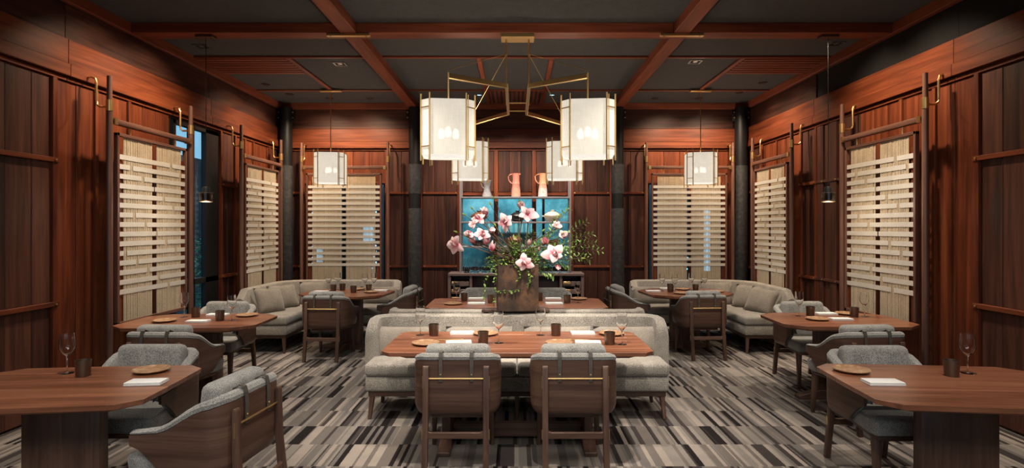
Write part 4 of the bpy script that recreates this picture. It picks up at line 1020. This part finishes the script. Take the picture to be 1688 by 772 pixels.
for k, nm in enumerate(('first', 'second', 'third', 'fourth', 'rightmost')):
    o = put('goblet', GLASS, 'stem_glass', None, (.34+k*.125, 9.20, .8655)); tag(o, '%s wine glass from the planter in the row on the credenza' % nm if k < 4 else 'wine glass at the right end of the row on the credenza', 'wine glass', 'glasses on the credenza')

# ------------------------------------------------------------------ planter with magnolia
st = thing('planter_stand', 'narrow walnut stand for the planter between the two banquettes', 'stand', (.0, 5.435, 0))
MB().box((-.32, -.075, .800), (.32, .075, .826)).obj('top', 'walnut_x', st, (.004, 1))
for s_ in (-1, 1): MB().box((s_*.28-.02, -.04, 0), (s_*.28+.02, .04, .80)).obj('leg', 'walnut_z', st, (.003, 1))
pl = thing('planter', 'square rust-brown metal planter holding magnolia branches', 'planter', (.012, 5.435, .8265), R(4))
hw = .188; H = .43
for a, b in (((-hw, -hw, 0), (hw, -hw+.006, H)), ((-hw, hw-.006, 0), (hw, hw, H)), ((-hw, -hw+.006, 0), (-hw+.006, hw-.006, H)), ((hw-.006, -hw+.006, 0), (hw, hw-.006, H))):
    MB().box(a, b).obj('side_plate', 'rust', pl, (.002, 1))
MB().box((-hw+.006, -hw+.006, 0), (hw-.006, hw-.006, .008)).obj('base_plate', 'rust', pl)
MB().box((-hw+.007, -hw+.007, .35), (hw-.007, hw-.007, .385)).obj('soil', 'bark', pl)
ar = thing('magnolia_arrangement', 'pink and white magnolia branches with green foliage in the rust planter', 'flowers', (.012, 5.435, 1.21))
def petal_mesh(L_, w_, curl):
    n, m_ = 6, 4; v = []
    for i in range(n+1):
        u = i/n; wd = w_*(math.sin(PI*min(1, u*.86+.10))**.8)*(1 if u < .95 else .7)
        y = curl*L_*(u*u)*.9-.12*L_*math.sin(PI*u); z = L_*(u-.18*max(0, curl)*u*u)
        for j in range(m_+1):
            q = -1+2*j/m_; v.append((q*wd/2, y-.22*wd*(1-q*q)*(1-.4*u), z))
    f = [(i*(m_+1)+j, i*(m_+1)+j+1, (i+1)*(m_+1)+j+1, (i+1)*(m_+1)+j) for i in range(n) for j in range(m_)]
    k = len(v); v2 = [(x, y+.0015, z) for x, y, z in v]
    f += [tuple(k+i for i in reversed(q)) for q in f]
    me = MB().add(v+v2, f).mesh('petal', None, False); me.polygons.foreach_set('use_smooth', [True]*len(me.polygons)); return me
PET = {'open': petal_mesh(.100, .080, .30), 'half': petal_mesh(.095, .072, .05), 'bud': petal_mesh(.085, .052, -.25)}
def flower(p, d, kind, s_=1.0):
    e = bpy.data.objects.new('magnolia_flower', None); C.objects.link(e); e.parent = ar; e.location = p; e.empty_display_size = .03
    e.rotation_euler = Vector(d).to_track_quat('Z', 'Y').to_euler(); s_ *= .88; e.scale = (s_, s_, s_)
    rings = {'open': ((3, 14, 'bud', 0), (5, 58, 'open', .4)), 'half': ((3, 6, 'bud', 0), (5, 26, 'half', .5)), 'bud': ((4, 2, 'bud', 0),)}[kind]
    for n, tl, pk, ph in rings:
        for k in range(n):
            o = put('petal', PET[pk], 'petal', e); a = ph+2*PI*k/n+random.uniform(-.28, .28); q_ = random.uniform(.82, 1.2); o.scale = (q_*random.uniform(.85, 1.1), q_, q_)
            o.rotation_euler = (Matrix.Rotation(a, 3, 'Z') @ Matrix.Rotation(R(-tl+random.uniform(-20, 20)), 3, 'X')).to_euler()
    MB().lathe([(0, -.012), (.008, -.006), (.009, .004), (0, .02)], 8).obj('calyx', 'bud_green', e, smooth=True)
def A(px, py, dy=0):      # from the planter rim: x, z in metres right of / above it
    return Vector((px, dy, py))
FL = [((-.555, .235, -.12), (-.6, -.7, -.1), 'open', 1.15), ((-.30, .50, .0), (-.1, -.5, .9), 'half', 1.0), ((-.40, .40, -.05), (-.5, -.8, .2), 'half', 1.0), ((-.33, .31, -.10), (.2, -.8, .5), 'open', .95),
      ((-.29, .23, -.1), (0, -.4, .9), 'bud', 1.1), ((-.235, .17, -.12), (.1, -.3, 1), 'bud', 1.15), ((-.40, .24, -.02), (-.4, -.5, .8), 'bud', 1.0), ((-.09, .44, -.05), (-.35, -.8, .2), 'open', 1.1), ((.09, .50, .0), (.2, -.75, .5), 'open', 1.25),
      ((.05, .56, .04), (-.2, -.2, 1), 'half', 1.1), ((.37, .38, .0), (.1, -.7, .5), 'half', .95), ((.34, .13, -.14), (.2, -.9, .25), 'open', 1.2), ((.07, .06, -.20), (-.15, -.9, .1), 'open', 1.05),
      ((-.36, .46, -.02), (-.3, -.7, .6), 'open', .9), ((-.44, .33, -.08), (-.2, -.9, .1), 'half', .95), ((-.25, .34, -.06), (.4, -.7, .5), 'half', .9), ((.42, .30, -.05), (.3, -.8, .4), 'half', .9), ((.27, .24, -.1), (-.2, -.7, .6), 'bud', .9),
      ((.115, .22, -.1), (0, -.3, 1), 'bud', .8), ((.20, .17, -.1), (.3, -.6, .6), 'bud', .7), ((.36, .04, -.14), (.3, -.7, -.4), 'bud', .8)]
for (x, z, y), d, k, s_ in FL:
    flower((x, y, z), d, k, s_)
    base = Vector((random.uniform(-.10, .10), random.uniform(-.08, .08), .02)); tip = Vector((x, y, z))-Vector(d).normalized()*.01
    mid = base.lerp(tip, .5)+Vector((random.uniform(-.05, .05), random.uniform(-.03, .03), .04)); 
    MB().tube([base, base.lerp(mid, .5)+Vector((.01, 0, .02)), mid, mid.lerp(tip, .55)+Vector((random.uniform(-.015, .015), 0, .01)), tip], [.007, .006, .005, .0045, .0035], 7).obj('branch', 'bark', ar, smooth=True)
# bare twigs with green buds
for (x, z, y) in ((-.56, .34, -.05), (-.49, .50, 0), (-.42, .56, .02), (-.22, .66, .05), (-.245, .60, 0), (.02, .62, .06), (.51, .20, -.08), (.60, .10, -.1), (-.46, .30, -.1), (-.20, .40, 0), (-.13, .30, .05), (.24, .35, 0)):
    base = Vector((random.uniform(-.08, .08), random.uniform(-.06, .06), .02)); tip = Vector((x, y, z)); mid = base.lerp(tip, .5)+Vector((0, 0, .03))
    br = MB().tube([base, mid, mid.lerp(tip, .5)+Vector((.012, 0, -.008)), tip], [.006, .004, .0035, .0025], 6).obj('branch', 'bark', ar, smooth=True)
    d = (tip-mid).normalized()
    MB().lathe([(0, -.004), (.008, .006), (.009, .018), (.004, .036), (0, .042)], 8).obj('bud', 'bud_green', br, smooth=True, loc=tip, rot=d.to_track_quat('Z', 'Y').to_euler())
# leaves
def leaf(mb, p, d, l, wd):
    d = Vector(d).normalized(); sd = d.cross(Vector((random.uniform(-.3, .3), random.uniform(-.3, .3), 1))).normalized(); up = sd.cross(d)
    v = [p, p+d*l*.35+sd*wd/2+up*l*.05, p+d*l*.75+sd*wd*.32+up*l*.03, p+d*l, p+d*l*.75-sd*wd*.32+up*l*.03, p+d*l*.35-sd*wd/2+up*l*.05]
    mb.add(v, [(0, 1, 2, 3), (0, 3, 4, 5)])
mb = MB()
for i in range(760):
    a = random.uniform(0, 2*PI); rr = random.uniform(.0, .26)
    p = Vector((rr*math.cos(a)*1.25, rr*math.sin(a)*.8-.02, random.uniform(.0, .24)*(1-2.2*rr))); a2 = random.uniform(0, 2*PI)
    leaf(mb, p, (math.cos(a2), math.sin(a2), random.uniform(-.2, .9)), random.uniform(.022, .045), random.uniform(.012, .024))
stuff(mb.obj('foliage', 'leaf', ar))
big = MB(); leaf(big, Vector((.07, -.12, .15)), (.8, -.4, .55), .12, .055); big.obj('leaf', 'bud_green', ar)
big = MB(); leaf(big, Vector((-.555, -.14, .25)), (-.8, -.3, .35), .08, .03); big.obj('leaf', 'bud_green', ar)
big = MB(); leaf(big, Vector((.40, -.1, .32)), (.8, -.3, .45), .09, .03); big.obj('leaf', 'fern', ar)
# feathery sprays to the right
SPR = [((.15, .04), (.46, .27), (.70, .33)), ((.16, .03), (.50, .18), (.80, .17)), ((.10, .03), (.32, .14), (.52, .18)), ((.10, .03), (.28, .24), (.36, .44)), ((-.06, .03), (-.10, .20), (.02, .30)), ((.02, .03), (.06, .22), (.16, .34)),
       ((.15, .05), (.45, .32), (.66, .44)), ((.18, .05), (.50, .24), (.74, .24)), ((.15, .03), (.52, .16), (.70, .08)), ((.12, .05), (.34, .40), (.50, .56)), ((.10, .04), (.30, .30), (.42, .36)), ((.2, .02), (.40, .10), (.50, .02)), ((.05, .04), (.16, .22), (.30, .27)),
       ((-.10, .02), (-.18, .14), (-.16, .24)), ((.12, .0), (.24, .02), (.34, -.06))]
for (a, b, c) in SPR:
    dy = random.uniform(-.14, .08); mb = MB(); A0, B0, C0 = Vector((a[0], dy*.3, a[1])), Vector((b[0], dy*.7, b[1])), Vector((c[0], dy, c[1]))
    pts = [A0.lerp(B0, t_).lerp(B0.lerp(C0, t_), t_) for t_ in [i/14 for i in range(15)]]
    br = MB().tube(pts, .002, 5).obj('stem', 'bark', ar)
    for i in range(2, 15):
        for s_ in (-1, 1):
            for q in range(2):
                t_ = (pts[i]-pts[i-1]).normalized(); off = Vector((-t_.z, random.uniform(-.8, .8), t_.x))*s_
                leaf(mb, pts[i]+off.normalized()*(.004+.022*q)*(1 if i < 13 else .5)+t_*.006*q, off.normalized()+t_*random.uniform(.4, .9), random.uniform(.026, .044), random.uniform(.015, .024))
    stuff(mb.obj('leaflets', 'fern', ar))
# dark red blossoms
for (x, z, y) in ((-.13, .09, -.14), (-.06, .10, -.16), (-.10, .14, -.12), (-.20, .16, -.1), (.02, .15, -.12)):
    mb = MB()
    for k in range(26):
        d = Vector((random.gauss(0, 1), random.gauss(0, 1), random.gauss(0, 1))).normalized(); leaf(mb, d*.004, d, .022, .014)
    mb.obj('red_blossom', 'dark_red', ar, loc=(x, y, z))
# trailing ivy
for pts in ([(-.16, -.19, .06), (-.24, -.21, .0), (-.30, -.22, -.10), (-.29, -.22, -.20), (-.31, -.22, -.28)], [(-.19, -.20, .04), (-.205, -.205, -.10), (-.20, -.205, -.22), (-.21, -.205, -.34)],
            [(.05, -.20, .03), (.13, -.205, -.05), (.12, -.21, -.12), (.09, -.205, -.14)], [(-.20, -.2, -.20), (-.12, -.205, -.19), (-.03, -.206, -.19), (.06, -.205, -.17)], [(.02, -.20, .05), (.03, -.205, -.06), (.0, -.205, -.10)]):
    MB().tube(pts, .0022, 5).obj('vine', 'bark', ar)
    mb = MB()
    for a, b in zip(pts, pts[1:]):
        for k in range(4):
            p = Vector(a).lerp(Vector(b), k/4)
            for q in range(2): leaf(mb, p+Vector((0, -.006, 0)), (random.uniform(-1, 1), -.35, random.uniform(-1, .3)), random.uniform(.02, .034), random.uniform(.014, .024))
    stuff(mb.obj('vine_leaves', 'leaf', ar))
